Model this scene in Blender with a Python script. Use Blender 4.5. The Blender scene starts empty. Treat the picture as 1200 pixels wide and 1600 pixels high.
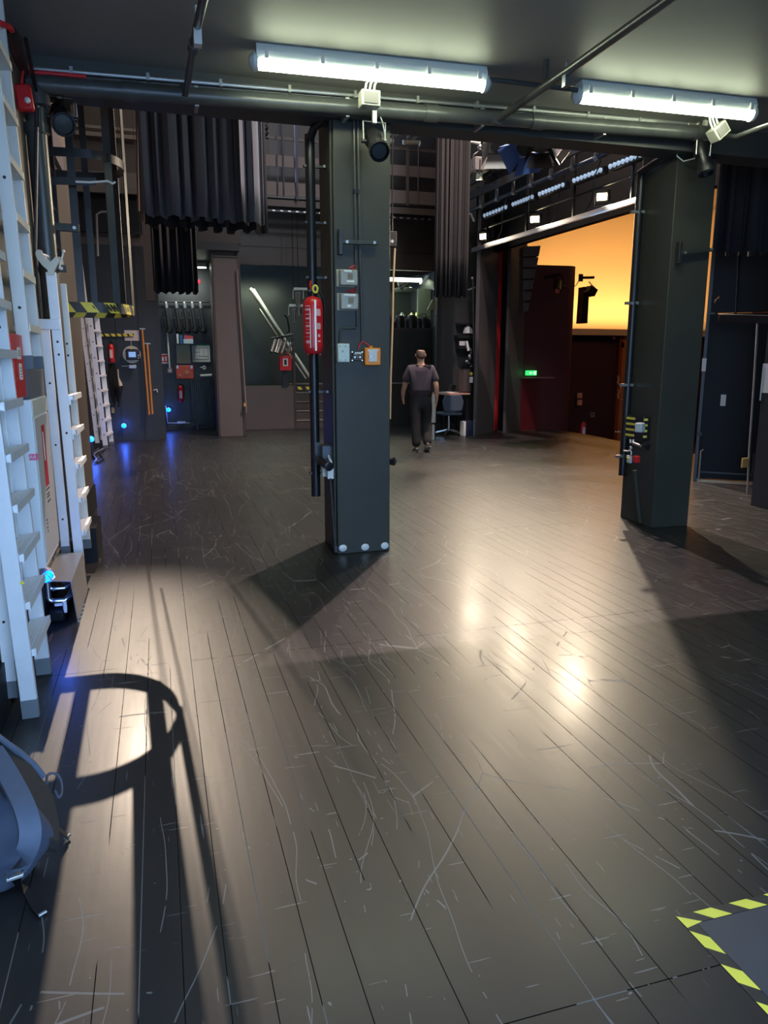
import bpy, bmesh, math, random
from mathutils import Vector, Matrix, Euler
random.seed(7)
SC = bpy.context.scene
COL = SC.collection
V = Vector
PI = math.pi

# ------------------------------------------------------------------ camera
PITCH = math.atan(232 / 1160)
YAW = math.atan(355 / math.hypot(1160, 232))
cam_d = bpy.data.cameras.new('camera')
cam = bpy.data.objects.new('camera', cam_d)
COL.objects.link(cam)
cam.location = (0, 0, 1.5)
cam.rotation_euler = (PI / 2 - PITCH, 0, -YAW)
cam_d.sensor_fit = 'VERTICAL'
cam_d.sensor_height = 24.0
cam_d.lens = 24.0 * 1160 / 1600
cam_d.clip_start = 0.05
cam_d.clip_end = 200
SC.camera = cam

# ------------------------------------------------------------------ exposure, sky
SC.view_settings.view_transform = 'Standard'
SC.view_settings.look = 'None'
SC.view_settings.gamma = 1
SC.view_settings.use_curve_mapping = False
SC.view_settings.exposure = 0.40
w = bpy.data.worlds.new('sky')
SC.world = w
w.use_nodes = True
bg = w.node_tree.nodes['Background']
bg.inputs[0].default_value = (0.38, 0.62, 1.0, 1)
bg.inputs[1].default_value = 5.2

def lamp(name, kind, loc, energy, color, size=0.1, aim=None, spot=None, blend=0.3, sy=None):
    l = bpy.data.lights.new(name, kind)
    l.energy = energy; l.color = color
    if kind == 'AREA':
        l.size = size
        if sy: l.shape = 'RECTANGLE'; l.size_y = sy
    else:
        l.shadow_soft_size = size
    if kind == 'SPOT':
        l.spot_size = math.radians(spot); l.spot_blend = blend
    o = bpy.data.objects.new(name, l); COL.objects.link(o)
    o.location = loc
    if aim: o.rotation_euler = (V(aim) - V(loc)).to_track_quat('-Z', 'Y').to_euler()
    return o

# stage lanterns on the lighting bridge, the one high at the back, the auditorium cove
L3 = (6.67, 10.63, 4.0); L2 = (6.55, 12.56, 4.0); L1 = (6.43, 14.49, 4.0)
WARM = (1.0, 0.82, 0.60)
for p, e in ((L1, 300), (L2, 290), (L3, 520), ((6.28, 13.0, 6.55), 190)):
    lamp('bridge_lamp', 'SPOT', (p[0] - .1, p[1] - .1, p[2] - .02), e, WARM, .06, (p[0] - 5.6, p[1] - 6.2, 0), 112, .4)
lamp('high_lamp', 'SPOT', (-.58, 14.9, 6.72), 2300, (1, .80, .62), .02, (-.3, 3.0, 0), 14.5, .9)
lamp('cove_lamp', 'AREA', (12.5, 19.05, 2.62), 115, (1, .52, .16), 7, (12.5, 19.6, 4.2), sy=.2)
lamp('house_lamp', 'AREA', (13, 15.0, 6.2), 60, (1, .60, .34), 3, (12, 17, 0))
lamp('loft_lamp', 'AREA', (5.6, 18.6, 3.55), 26, (.85, 1, .7), 1.6, (5.6, 18.3, 2), sy=.3)
lamp('alcove_lamp', 'AREA', (.7, 17.1, 3.35), 14, (.9, 1, .95), .8, (.6, 17.9, 1.5), sy=.3)
lamp('recess_lamp', 'AREA', (2.6, 18.2, 3.4), 22, (.85, 1, .75), 1.2, (2.6, 18.6, 1.5), sy=.3)
lamp('overhead_lamp', 'SPOT', (4.9, 10.51, 9.75), 2900, (1, .74, .70), .05, (3.2, 7.5, 0), 120, .5)
lamp('bridge_fill_light', 'AREA', (4.2, 8.0, 7.5), 120, (.86, .92, 1), .8, (6.6, 12, 4.8))  # added fill to brighten the hanging lanterns, no fixture behind it
lamp('fly_work_lamp', 'AREA', (3.0, 12.0, 8.6), 45, (1, .86, .78), 2.5, (2.5, 16.5, 4))

# ------------------------------------------------------------------ materials
MATS = {}
def mk(name, col, rough=.5, metal=0., var=.12, scale=6., bump=0., emit=None, es=0., spec=.5, alpha=None, trans=0.):
    if name in MATS: return MATS[name]
    m = bpy.data.materials.new(name); m.use_nodes = True
    nt = m.node_tree; b = nt.nodes['Principled BSDF']
    b.inputs['Roughness'].default_value = rough
    b.inputs['Metallic'].default_value = metal
    b.inputs['Specular IOR Level'].default_value = spec
    if trans: b.inputs['Transmission Weight'].default_value = trans
    tc = nt.nodes.new('ShaderNodeTexCoord')
    nz = nt.nodes.new('ShaderNodeTexNoise'); nz.inputs['Scale'].default_value = scale; nz.inputs['Detail'].default_value = 5
    nt.links.new(tc.outputs['Object'], nz.inputs['Vector'])
    mx = nt.nodes.new('ShaderNodeMix'); mx.data_type = 'RGBA'
    mx.inputs[6].default_value = (*[c * (1 - var) for c in col], 1)
    mx.inputs[7].default_value = (*[min(1, c * (1 + var)) for c in col], 1)
    nt.links.new(nz.outputs['Fac'], mx.inputs[0])
    nt.links.new(mx.outputs[2], b.inputs['Base Color'])
    if bump:
        bp = nt.nodes.new('ShaderNodeBump'); bp.inputs['Strength'].default_value = bump; bp.inputs['Distance'].default_value = .02
        nt.links.new(nz.outputs['Fac'], bp.inputs['Height']); nt.links.new(bp.outputs['Normal'], b.inputs['Normal'])
    if emit:
        b.inputs['Emission Color'].default_value = (*emit, 1); b.inputs['Emission Strength'].default_value = es
    MATS[name] = m
    return m

BLK = mk('black_paint', (.030, .031, .032), .42, var=.25, scale=3, bump=.08)
PILL = mk('pillar_paint', (.048, .047, .037), .42, var=.22, scale=2.5, bump=.06, spec=.28)
BEAMM = mk('beam_paint', (.045, .047, .045), .5, var=.2, scale=2, bump=.08)
NAVY = mk('navy_black_paint', (.006, .007, .010), .5, var=.2, spec=.2)
BROWN = mk('brown_paint', (.13, .104, .085), .45, var=.15, scale=2.2, bump=.05)
BROWND = mk('dark_brown_paint', (.06, .048, .040), .45, var=.15, scale=2.2)
GREYBR = mk('grey_brown_panel', (.085, .078, .076), .6, var=.08)
STEEL = mk('dark_steel', (.035, .036, .036), .35, .3, var=.3, scale=20)
PIPE = mk('painted_pipe', (.07, .073, .070), .32, .1, var=.35, scale=9, bump=.1)
GALV = mk('galvanised_steel', (.45, .46, .46), .35, .8, var=.15)
CHROME = mk('chrome', (.62, .64, .64), .2, .95, var=.05)
ALU = mk('aluminium', (.80, .82, .84), .38, .25, var=.08, scale=12)
ALUW = mk('aluminium_warm', (.76, .74, .68), .42, .25, var=.08)
RUB = mk('grey_rubber', (.14, .16, .18), .7, var=.1)
BLKPL = mk('black_plastic', (.012, .012, .013), .35, var=.15)
BLKMT = mk('black_metal', (.022, .022, .024), .32, .4, var=.25)
CLOTH = mk('black_cloth', (.016, .018, .022), .85, var=.3, scale=2)
CLOTHB = mk('wool_drape', (.12, .14, .17), .9, var=.25, scale=1.2)
CLOTHG = mk('grey_drape', (.032, .030, .028), .85, var=.2, scale=1.5)
REDC = mk('red_curtain', (.42, .004, .006), .8, var=.2, scale=8)
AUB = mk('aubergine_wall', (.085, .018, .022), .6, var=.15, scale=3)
REDSL = mk('dark_red_slats', (.10, .004, .006), .6, var=.2, scale=6)
CREAM = mk('cream_plaster', (.80, .66, .46), .9, var=.04, scale=1.5)
WOOD = mk('orange_wood', (.42, .13, .03), .45, var=.2, scale=3)
WHITE = mk('white_plastic', (.75, .75, .72), .4, var=.04)
CABW = mk('white_enamel', (.80, .84, .86), .38, var=.05, scale=3)
CABG = mk('grey_enamel', (.50, .49, .47), .4, var=.06, scale=3)
RED = mk('red_enamel', (.62, .018, .022), .32, var=.12, scale=5)
REDD = mk('red_sticker', (.50, .015, .03), .45, var=.1)
PINK = mk('pink_tag', (.85, .16, .32), .5, var=.05)
YEL = mk('yellow_tape', (.78, .66, .07), .5, var=.12, scale=14)
BLKT = mk('black_tape', (.022, .022, .022), .45, var=.5, scale=60)
ORG = mk('orange_plastic', (.90, .27, .015), .4, var=.05)
ORGR = mk('orange_red_case', (.80, .10, .025), .4, var=.1)
BLUEGEL = mk('blue_lens', (.0, .12, .35), .2, emit=(.0, .13, 1), es=7)
BEIGE = mk('beige_box', (.42, .41, .33), .45, var=.08)
BEIGEG = mk('smoked_cover', (.26, .24, .17), .2, var=.25, scale=12)
MINT = mk('grey_white_box', (.58, .68, .60), .45, var=.04)
PAPER = mk('paper', (.72, .72, .68), .7, var=.05, scale=20)
PAPERY = mk('cream_notice', (.62, .64, .46), .7, var=.05)
GRN = mk('exit_green', (.0, .45, .12), .5, emit=(.05, .9, .2), es=.9)
EXW = mk('exit_white', (.8, .95, .8), .5, emit=(.6, 1, .6), es=1.0)
ROPE = mk('rope', (.62, .48, .28), .8, var=.3, scale=90)
ROPEP = mk('orange_pole', (.62, .25, .06), .5, var=.15, scale=8)
WIRER = mk('red_cable', (.75, .02, .03), .45, var=.1)
WIREG = mk('grey_cable', (.50, .52, .52), .5, var=.1)
WIREW = mk('white_cable', (.75, .76, .74), .5, var=.05)
TUBEM = mk('tube_light', (.9, 1, .88), .4, emit=(.90, 1, .70), es=21.)
TUBEW = mk('tube_light_far', (.9, 1, .9), .4, emit=(.85, 1, .82), es=5.)
HOUS = mk('lamp_housing', (.72, .76, .70), .4, var=.03)
CLEAR = mk('lens_glass', (.05, .06, .06), .05, var=.1)
LAMPF = mk('lit_lantern', (1, .9, .7), .4, emit=(1, .80, .48), es=25)
LENSB = mk('batten_lens', (.45, .55, .66), .25, emit=(.45, .62, .85), es=.35)
SKIN = mk('skin', (.60, .34, .22), .55, var=.08, scale=14)
HAIR = mk('brown_hair', (.055, .032, .020), .7, var=.4, scale=60)
SHIRT = mk('purple_grey_shirt', (.062, .050, .060), .9, var=.2, scale=16)
TROUS = mk('black_trousers', (.018, .017, .017), .85, var=.3, scale=9)
SHOE = mk('dark_shoe', (.035, .03, .028), .5)
BAGM = mk('navy_bag', (.045, .06, .10), .75, var=.25, scale=18, bump=.2)
BAGB = mk('black_bag_back', (.022, .022, .022), .7, var=.2, scale=30)
BAGS = mk('blue_grey_strap', (.075, .095, .14), .7, var=.15, scale=40)
SCREEN = mk('screen', (.1, .2, .4), .2, emit=(.25, .4, .75), es=.55)
TAPEW = mk('white_tape', (.62, .62, .62), .6, var=.05)
DIALW = mk('dial_ring', (.5, .47, .38), .4, .3)
BLUEL = mk('blue_flood', (.12, .24, .58), .4, .2, var=.15)
TABLE = mk('table_top', (.55, .30, .22), .5, var=.15)
LEDB = mk('led_blue', (.1, .1, .4), .4, emit=(.2, .3, 1), es=4)
LEDR = mk('led_red', (.4, .05, .05), .4, emit=(1, .15, .1), es=4)

def floor_material():
    m = bpy.data.materials.new('stage_floor'); m.use_nodes = True
    nt = m.node_tree; N = nt.nodes; L = nt.links; b = N['Principled BSDF']
    tc = N.new('ShaderNodeTexCoord'); sep = N.new('ShaderNodeSeparateXYZ'); L.new(tc.outputs['Object'], sep.inputs[0])
    def math_(op, a, bb=None, c=None):
        n = N.new('ShaderNodeMath'); n.operation = op
        for i, x in enumerate((a, bb, c)):
            if x is None: continue
            if isinstance(x, (int, float)): n.inputs[i].default_value = x
            else: L.new(x, n.inputs[i])
        return n.outputs[0]
    def noise(scale, vec=None, detail=4, rough=.6, dist=0.):
        n = N.new('ShaderNodeTexNoise'); n.inputs['Scale'].default_value = scale; n.inputs['Detail'].default_value = detail
        n.inputs['Roughness'].default_value = rough; n.inputs['Distortion'].default_value = dist
        L.new(vec or tc.outputs['Object'], n.inputs['Vector']); return n.outputs['Fac']
    def mapped(rot, scl):
        n = N.new('ShaderNodeMapping'); n.inputs['Rotation'].default_value = (0, 0, rot); n.inputs['Scale'].default_value = scl
        L.new(tc.outputs['Object'], n.inputs['Vector']); return n.outputs[0]
    # board joints along Y every 0.105 m, only partly visible
    fx = math_('FRACT', math_('DIVIDE', math_('ADD', sep.outputs[0], 20.0), .105))
    joint = math_('LESS_THAN', math_('ABSOLUTE', math_('SUBTRACT', fx, .5)), .013)
    jn = noise(1.0, mapped(0, (9.5, .35, 1)), 2)
    joint = math_('MULTIPLY', joint, math_('GREATER_THAN', jn, .46))
    fx2 = math_('FRACT', math_('DIVIDE', math_('ADD', sep.outputs[1], 20.01), 2.42))
    seam = math_('MULTIPLY', math_('LESS_THAN', math_('ABSOLUTE', math_('SUBTRACT', fx2, .885)), .0007), math_('GREATER_THAN', noise(1.6), .42))
    lines = math_('MAXIMUM', joint, seam)
    # scratches: thin long cell edges in several stretched directions, broken up by noise
    scr = None
    wob = N.new('ShaderNodeVectorMath'); wob.operation = 'MULTIPLY_ADD'; wn = N.new('ShaderNodeTexNoise'); wn.inputs['Scale'].default_value = .9; wn.inputs['Detail'].default_value = 2
    L.new(tc.outputs['Object'], wn.inputs['Vector']); L.new(wn.outputs['Color'], wob.inputs[0]); wob.inputs[1].default_value = (.5, .5, 0); L.new(tc.outputs['Object'], wob.inputs[2])
    def vor(rot, sx, sy, wd, th, off=0., msc=1.4):
        n = N.new('ShaderNodeMapping'); n.inputs['Rotation'].default_value = (0, 0, rot); n.inputs['Scale'].default_value = (sx, sy, 1); n.inputs['Location'].default_value = (off, off * 1.7, 0)
        L.new(wob.outputs[0], n.inputs['Vector'])
        v = N.new('ShaderNodeTexVoronoi'); v.feature = 'DISTANCE_TO_EDGE'; v.voronoi_dimensions = '2D'; v.inputs['Scale'].default_value = 1.0
        L.new(n.outputs[0], v.inputs['Vector'])
        c = math_('LESS_THAN', v.outputs['Distance'], wd)
        return math_('MULTIPLY', c, math_('GREATER_THAN', noise(msc, mapped(rot * 2 + 1, (1.6, 1.1, 1)), 4, .7), th))
    for a_ in ((.35, .9, .22, .0016, .52, 0), (-.6, 1.3, .25, .0018, .54, 3), (1.2, 1.2, .3, .0016, .56, 7), (-1.1, .8, .25, .0014, .55, 11), (.05, 3.5, .35, .0045, .50, 5), (.75, 2.6, .7, .003, .58, 9), (-.3, 3.2, .8, .0035, .58, 13), (2.0, 4, 1.5, .005, .62, 17)):
        s_ = vor(*a_)
        scr = s_ if scr is None else math_('MAXIMUM', scr, s_)
    specks = math_('GREATER_THAN', noise(34, None, 2, .5), .755)
    scr = math_('MAXIMUM', scr, specks)
    for rot, sc, th in ((.4, (3., 60, 1), .715), (-.5, (60, 3., 1), .745), (1.0, (4, 70, 1), .75), (1.9, (3, 48, 1), .75), (0.03, (75, 3.5, 1), .735)):
        scr = math_('MAXIMUM', scr, math_('GREATER_THAN', noise(1.0, mapped(rot, sc), 2, .5), th))
    big = noise(.9, None, 6, .65)
    grain = noise(1.0, mapped(0, (30, 1.6, 1)), 5, .6)
    mx = N.new('ShaderNodeMix'); mx.data_type = 'RGBA'
    mx.inputs[6].default_value = (.009, .0092, .010, 1); mx.inputs[7].default_value = (.024, .0235, .0245, 1)
    L.new(math_('ADD', math_('MULTIPLY', big, .7), math_('MULTIPLY', grain, .3)), mx.inputs[0])
    m2 = N.new('ShaderNodeMix'); m2.data_type = 'RGBA'
    m2.inputs[7].default_value = (.22, .22, .215, 1)
    L.new(mx.outputs[2], m2.inputs[6]); L.new(math_('MULTIPLY', scr, .48), m2.inputs[0])
    m3 = N.new('ShaderNodeMix'); m3.data_type = 'RGBA'
    jc = N.new('ShaderNodeMix'); jc.data_type = 'RGBA'; jc.inputs[6].default_value = (.003, .003, .003, 1); jc.inputs[7].default_value = (.16, .16, .15, 1)
    L.new(math_('GREATER_THAN', noise(1.0, mapped(0, (9.5, .8, 1)), 3), .53), jc.inputs[0]); L.new(jc.outputs[2], m3.inputs[7])
    L.new(m2.outputs[2], m3.inputs[6]); L.new(math_('MULTIPLY', lines, .8), m3.inputs[0])
    L.new(m3.outputs[2], b.inputs['Base Color'])
    r = math_('ADD', math_('MULTIPLY', big, .10), math_('MULTIPLY', grain, .12))
    r = math_('ADD', r, math_('MULTIPLY', scr, .12))
    L.new(math_('ADD', r, .31), b.inputs['Roughness'])
    L.new(math_('MULTIPLY', math_('SUBTRACT', 1.0, lines), .42), b.inputs['Specular IOR Level'])
    L.new(math_('MULTIPLY', math_('SUBTRACT', 1.0, lines), .16), b.inputs['Coat Weight']); L.new(math_('ADD', r, .115), b.inputs['Coat Roughness'])
    bp = N.new('ShaderNodeBump'); bp.inputs['Strength'].default_value = .35; bp.inputs['Distance'].default_value = .003
    hh = math_('SUBTRACT', math_('MULTIPLY', grain, .25), math_('MULTIPLY', lines, .8))
    hh = math_('SUBTRACT', hh, math_('MULTIPLY', scr, .25))
    hh = math_('ADD', hh, math_('MULTIPLY', noise(14, None, 3), .35))
    L.new(hh, bp.inputs['Height']); L.new(bp.outputs['Normal'], b.inputs['Normal'])
    return m
FLOORM = floor_material()

# ------------------------------------------------------------------ geometry helpers
WM = {}                                     # world matrix of every thing's root
class MB:
    def __init__(s): s.v = []; s.f = []; s.m = []
    def add(s, vs, fs, m=0):
        k = len(s.v); s.v += [V(a) for a in vs]
        for f in fs: s.f.append([k + i for i in f]); s.m.append(m)
        return s
    def box(s, lo, hi, m=0):
        c = [(lo[i] + hi[i]) / 2 for i in range(3)]; z = [abs(hi[i] - lo[i]) for i in range(3)]
        return s.obox(c, z, None, m)
    def obox(s, c, z, R=None, m=0):
        vs = [V((x * z[0] / 2, y * z[1] / 2, q * z[2] / 2)) for x in (-1, 1) for y in (-1, 1) for q in (-1, 1)]
        if R is not None: vs = [R @ a for a in vs]
        return s.add([a + V(c) for a in vs], [(0, 1, 3, 2), (4, 6, 7, 5), (0, 4, 5, 1), (2, 3, 7, 6), (0, 2, 6, 4), (1, 5, 7, 3)], m)
    def bar(s, a, b, wd, th, up=(0, 0, 1), m=0):
        a = V(a); b = V(b); d = (b - a).normalized(); u = V(up)
        sd = d.cross(u)
        if sd.length < 1e-4: sd = d.cross(V((1, 0, 0)))
        sd.normalize(); u = sd.cross(d)
        R = Matrix((sd, d, u)).transposed()
        return s.obox((a + b) / 2, (wd, (b - a).length, th), R, m)
    def ring(s, c, d, r, n, ry=None, ref=None):
        d = V(d).normalized(); ref = V(ref) if ref else (V((0, 0, 1)) if abs(d.z) < .9 else V((1, 0, 0)))
        x = d.cross(ref).normalized(); y = x.cross(d)
        ry = r if ry is None else ry
        return [V(c) + x * r * math.cos(2 * PI * i / n) + y * ry * math.sin(2 * PI * i / n) for i in range(n)]
    def cyl(s, a, b, r0, r1=None, n=14, m=0, cap=True):
        r1 = r0 if r1 is None else r1; d = V(b) - V(a)
        vs = s.ring(a, d, r0, n) + s.ring(b, d, r1, n)
        fs = [(i, (i + 1) % n, n + (i + 1) % n, n + i) for i in range(n)]
        if cap: fs += [tuple(range(n)), tuple(range(n, 2 * n))]
        return s.add(vs, fs, m)
    def tube(s, pts, r, n=8, m=0, cap=True):
        pts = [V(p) for p in pts]; rs = r if isinstance(r, (list, tuple)) else [r] * len(pts)
        t0 = (pts[1] - pts[0]).normalized(); ref = V((0, 0, 1)) if abs(t0.z) < .9 else V((1, 0, 0))
        x = t0.cross(ref).normalized(); vs = []
        for i, p in enumerate(pts):
            t = (pts[min(i + 1, len(pts) - 1)] - pts[max(i - 1, 0)]).normalized()
            x = (x - t * x.dot(t)).normalized(); y = t.cross(x)
            vs += [p + (x * math.cos(2 * PI * k / n) + y * math.sin(2 * PI * k / n)) * rs[i] for k in range(n)]
        fs = [(i * n + k, i * n + (k + 1) % n, (i + 1) * n + (k + 1) % n, (i + 1) * n + k) for i in range(len(pts) - 1) for k in range(n)]
        if cap: fs += [tuple(range(n)), tuple(range((len(pts) - 1) * n, len(pts) * n))]
        return s.add(vs, fs, m)
    def ribbon(s, pts, wd, th, up=(0, 0, 1), m=0, closed=False, mf=None):
        pts = [V(p) for p in pts]; u = V(up).normalized(); vs = []; n = len(pts)
        for i, p in enumerate(pts):
            if closed: t = pts[(i + 1) % n] - pts[i - 1]
            else: t = pts[min(i + 1, n - 1)] - pts[max(i - 1, 0)]
            t.normalize(); sd = t.cross(u).normalized(); uu = sd.cross(t)
            vs += [p - sd * th / 2 - uu * wd / 2, p + sd * th / 2 - uu * wd / 2, p + sd * th / 2 + uu * wd / 2, p - sd * th / 2 + uu * wd / 2]
        k = len(s.v); s.v += vs
        for i in range(n if closed else n - 1):
            j = (i + 1) % n
            for q in range(4):
                s.f.append([k + i * 4 + q, k + i * 4 + (q + 1) % 4, k + j * 4 + (q + 1) % 4, k + j * 4 + q]); s.m.append(mf(i) if mf else m)
        if not closed:
            s.f.append([k, k + 1, k + 2, k + 3]); s.m.append(m)
            s.f.append([k + (n - 1) * 4 + q for q in (3, 2, 1, 0)]); s.m.append(m)
        return s
    def prism(s, poly, off, m=0):
        n = len(poly); a = [V(p) for p in poly]; b = [p + V(off) for p in a]
        return s.add(a + b, [tuple(range(n)), tuple(range(n, 2 * n))] + [(i, (i + 1) % n, n + (i + 1) % n, n + i) for i in range(n)], m)
    def lathe(s, prof, o=(0, 0, 0), n=20, m=0, R=None, sy=1.):
        vs = []
        for r, z in prof:
            for k in range(n):
                p = V((r * math.cos(2 * PI * k / n), r * sy * math.sin(2 * PI * k / n), z))
                if R is not None: p = R @ p
                vs.append(p + V(o))
        fs = [(i * n + k, i * n + (k + 1) % n, (i + 1) * n + (k + 1) % n, (i + 1) * n + k) for i in range(len(prof) - 1) for k in range(n)]
        if prof[0][0] > 1e-5: fs.append(tuple(range(n)))
        if prof[-1][0] > 1e-5: fs.append(tuple(range((len(prof) - 1) * n, len(prof) * n)))
        return s.add(vs, fs, m)
    def ball(s, c, r, n=12, m=0, rz=None):
        rz = r if rz is None else rz
        return s.lathe([(r * math.sin(PI * i / 8) + 1e-6, -rz * math.cos(PI * i / 8)) for i in range(9)], c, n, m)
    def done(s, name, mat, parent=None, smooth=True, bevel=0., local=False):
        root = parent
        while root is not None and root.parent is not None: root = root.parent
        M = WM.get(root.name if root else None, None)
        if M is not None and not local:
            Mi = M.inverted(); vs = [Mi @ p for p in s.v]
        else: vs = s.v
        loc = V((0, 0, 0))
        if parent is None:
            xs = [p.x for p in vs]; ys = [p.y for p in vs]; zs = [p.z for p in vs]
            loc = V(((min(xs) + max(xs)) / 2, (min(ys) + max(ys)) / 2, min(zs)))
            vs = [p - loc for p in vs]
        me = bpy.data.meshes.new(name); me.from_pydata([tuple(p) for p in vs], [], s.f)
        mats = mat if isinstance(mat, (list, tuple)) else [mat]
        for q in mats: me.materials.append(q)
        for i, p in enumerate(me.polygons): p.material_index = min(s.m[i], len(mats) - 1)
        bm = bmesh.new(); bm.from_mesh(me); bmesh.ops.recalc_face_normals(bm, faces=bm.faces); bm.to_mesh(me); bm.free()
        if smooth:
            for p in me.polygons: p.use_smooth = True
            me.set_sharp_from_angle(angle=math.radians(38))
        o = bpy.data.objects.new(name, me); COL.objects.link(o)
        if parent is not None: o.parent = parent
        else: o.location = loc; WM[o.name] = Matrix.Translation(loc)
        if bevel:
            bv = o.modifiers.new('bevel', 'BEVEL'); bv.width = bevel; bv.segments = 2; bv.limit_method = 'ANGLE'
        return o

def tag(o, label, cat, group=None, kind=None):
    o['label'] = label; o['category'] = cat
    if group: o['group'] = group
    if kind: o['kind'] = kind
    return o
def thing(name, label, cat, loc=(0, 0, 0), rz=0., group=None, R=None):
    o = bpy.data.objects.new(name, None); COL.objects.link(o); o.location = loc
    o.empty_display_size = .1
    Mr = (R.to_4x4() if R is not None else Matrix.Rotation(rz, 4, 'Z'))
    o.rotation_euler = Mr.to_euler()
    WM[o.name] = Matrix.Translation(V(loc)) @ Mr
    return tag(o, label, cat, group)
def struct(b, name, mat, **k):
    o = b.done(name, mat, None, **k); o['kind'] = 'structure'; return o
def dup(root, loc, rz=None, label=None, group=None):
    r = root.copy(); COL.objects.link(r); r.location = loc
    if rz is not None: r.rotation_euler = (0, 0, rz)
    if label: r['label'] = label
    if group: r['group'] = group
    for ch in list(root.children):
        c = ch.copy(); COL.objects.link(c); c.parent = r
        for g in list(ch.children):
            d = g.copy(); COL.objects.link(d); d.parent = c
    WM[r.name] = Matrix.Translation(V(loc)) @ (r.rotation_euler.to_matrix().to_4x4())
    return r
def text(name, body, size, loc, R, mat, parent=None, depth=.001):
    cu = bpy.data.curves.new(name, 'FONT'); cu.body = body; cu.size = size; cu.extrude = depth; cu.align_x = 'CENTER'; cu.align_y = 'CENTER'
    t = bpy.data.objects.new(name, cu); COL.objects.link(t)
    dg = bpy.context.evaluated_depsgraph_get(); me = bpy.data.meshes.new_from_object(t.evaluated_get(dg))
    bpy.data.objects.remove(t)
    b = MB(); k = [R @ v.co + V(loc) for v in me.vertices]
    b.v = [V(p) for p in k]; b.f = [list(p.vertices) for p in me.polygons]; b.m = [0] * len(b.f)
    return b.done(name, mat, parent, smooth=False)
FACE_Y = Matrix(((1, 0, 0), (0, 0, -1), (0, 1, 0)))          # text upright, read from -Y
FACE_X = Matrix(((0, 0, 1), (1, 0, 0), (0, 1, 0)))           # text upright, read from +X

# rays of the photograph, used to place things at their real depth
_f = V((math.sin(YAW) * math.cos(PITCH), math.cos(YAW) * math.cos(PITCH), -math.sin(PITCH)))
_r = V((math.cos(YAW), -math.sin(YAW), 0))
_u = V((math.sin(YAW) * math.sin(PITCH), math.cos(YAW) * math.sin(PITCH), math.cos(PITCH)))
def P(u, v, X=None, Y=None, Z=None):
    d = _f + _r * ((u - 600) / 1160) + _u * ((800 - v) / 1160)
    t = X / d.x if X is not None else (Y / d.y if Y is not None else (Z - 1.5) / d.z)
    return V((d.x * t, d.y * t, 1.5 + d.z * t))
def PB(u, v):                                                 # on the lighting bridge's vertical plane
    d = _f + _r * ((u - 600) / 1160) + _u * ((800 - v) / 1160)
    t = (6.67 + .062 * 10.63) / (d.x + .062 * d.y)
    return V((d.x * t, d.y * t, 1.5 + d.z * t))

# ================================================================== SETTING
struct(MB().prism([(-1.5, -.6, -.12), (7.6, -.6, -.12), (7.6, 8.0, -.12), (8.6, 8.2, -.12), (8.67, 12.7, -.12), (8.80, 14.2, -.12), (8.76, 15.25, -.12), (7.9, 15.5, -.12), (7.9, 19.6, -.12), (-1.5, 19.6, -.12)], (0, 0, .12)), 'floor', FLOORM, smooth=False)
struct(MB().box((-14, -16, -.3), (16, -.62, -.05)), 'floor_yard', mk('yard_asphalt', (.30, .30, .31), .9))
struct(MB().box((7.2, 7.6, -1.1), (18, 20, -.9)), 'floor_auditorium', mk('auditorium_floor', (.05, .02, .02), .7))

# loading bay
struct(MB().box((-.95, 5.62, 0), (-.72, 8.4, 3.42)), 'wall_left_far', BROWND, smooth=False)
struct(MB().box((-.95, -.35, 0), (-.72, 5.62, 3.42)), 'wall_left', mk('wall_boards', (.24, .20, .155), .6, var=.3, scale=2, bump=.1), smooth=False)
struct(MB().box((-.95, 5.85, 3.42), (-.72, 8.4, 10)), 'wall_left_upper', BROWN)
struct(MB().box((-.72, -.35, 0), (-.700, 8.38, .24)), 'baseboard_left', NAVY)
struct(MB().box((-.95, -.35, 3.42), (7.6, 5.62, 3.60)), 'ceiling', mk('ceiling_paint', (.235, .23, .215), .5, var=.3, scale=.7, bump=.15))
struct(MB().box((-.95, 5.60, 3.22), (6.3, 5.85, 10)), 'wall_beam', BEAMM)
struct(MB().box((6.3, 5.60, 3.30), (7.6, 5.85, 10)), 'wall_beam_right', NAVY)
struct(MB().box((6.05, -.35, 0), (6.22, 6.40, 3.42)), 'wall_right', BLK)
struct(MB().box((6.22, 6.30, 0), (7.5, 6.42, 3.4)), 'wall_right_return', NAVY)
struct(MB().box((3.1, -.45, 0), (7.6, -.35, 3.6)).box((-.95, -.45, 3.15), (3.1, -.35, 3.6)), 'wall_front', BLK)
struct(MB().box((7.40, 5.85, 0), (7.55, 7.5, 10)), 'wall_right_wing', NAVY)

# stage tower
struct(MB().box((-1.5, 8.28, 0), (-.95, 8.4, 10)), 'wall_left_return', BROWND)
struct(MB().box((-1.5, 8.4, 0), (-1.36, 15.6, 10)), 'wall_left_tower', BROWND)
b = MB(); b.box((-1.5, 15.6, 0), (-.02, 15.78, 3.7), 0); b.box((-1.5, 15.6, 3.7), (-.02, 15.78, 12), 1)
for x in (-.72, -.30): b.box((x, 15.585, 0), (x + .012, 15.60, 3.7), 0)
struct(b, 'wall_back_left', [BLK, BROWN])
struct(MB().box((-.02, 15.78, 0), (.10, 17.95, 3.7)), 'wall_alcove_side', BLK)
struct(MB().box((-.1, 17.95, 0), (1.7, 18.05, 3.7)), 'wall_alcove', BLK)
struct(MB().box((-.1, 15.7, 3.7), (1.7, 18.05, 3.85)), 'ceiling_alcove', BLK)
struct(MB().box((-.1, 15.78, 3.85), (1.75, 15.9, 12)), 'wall_over_alcove', BROWND)
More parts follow.
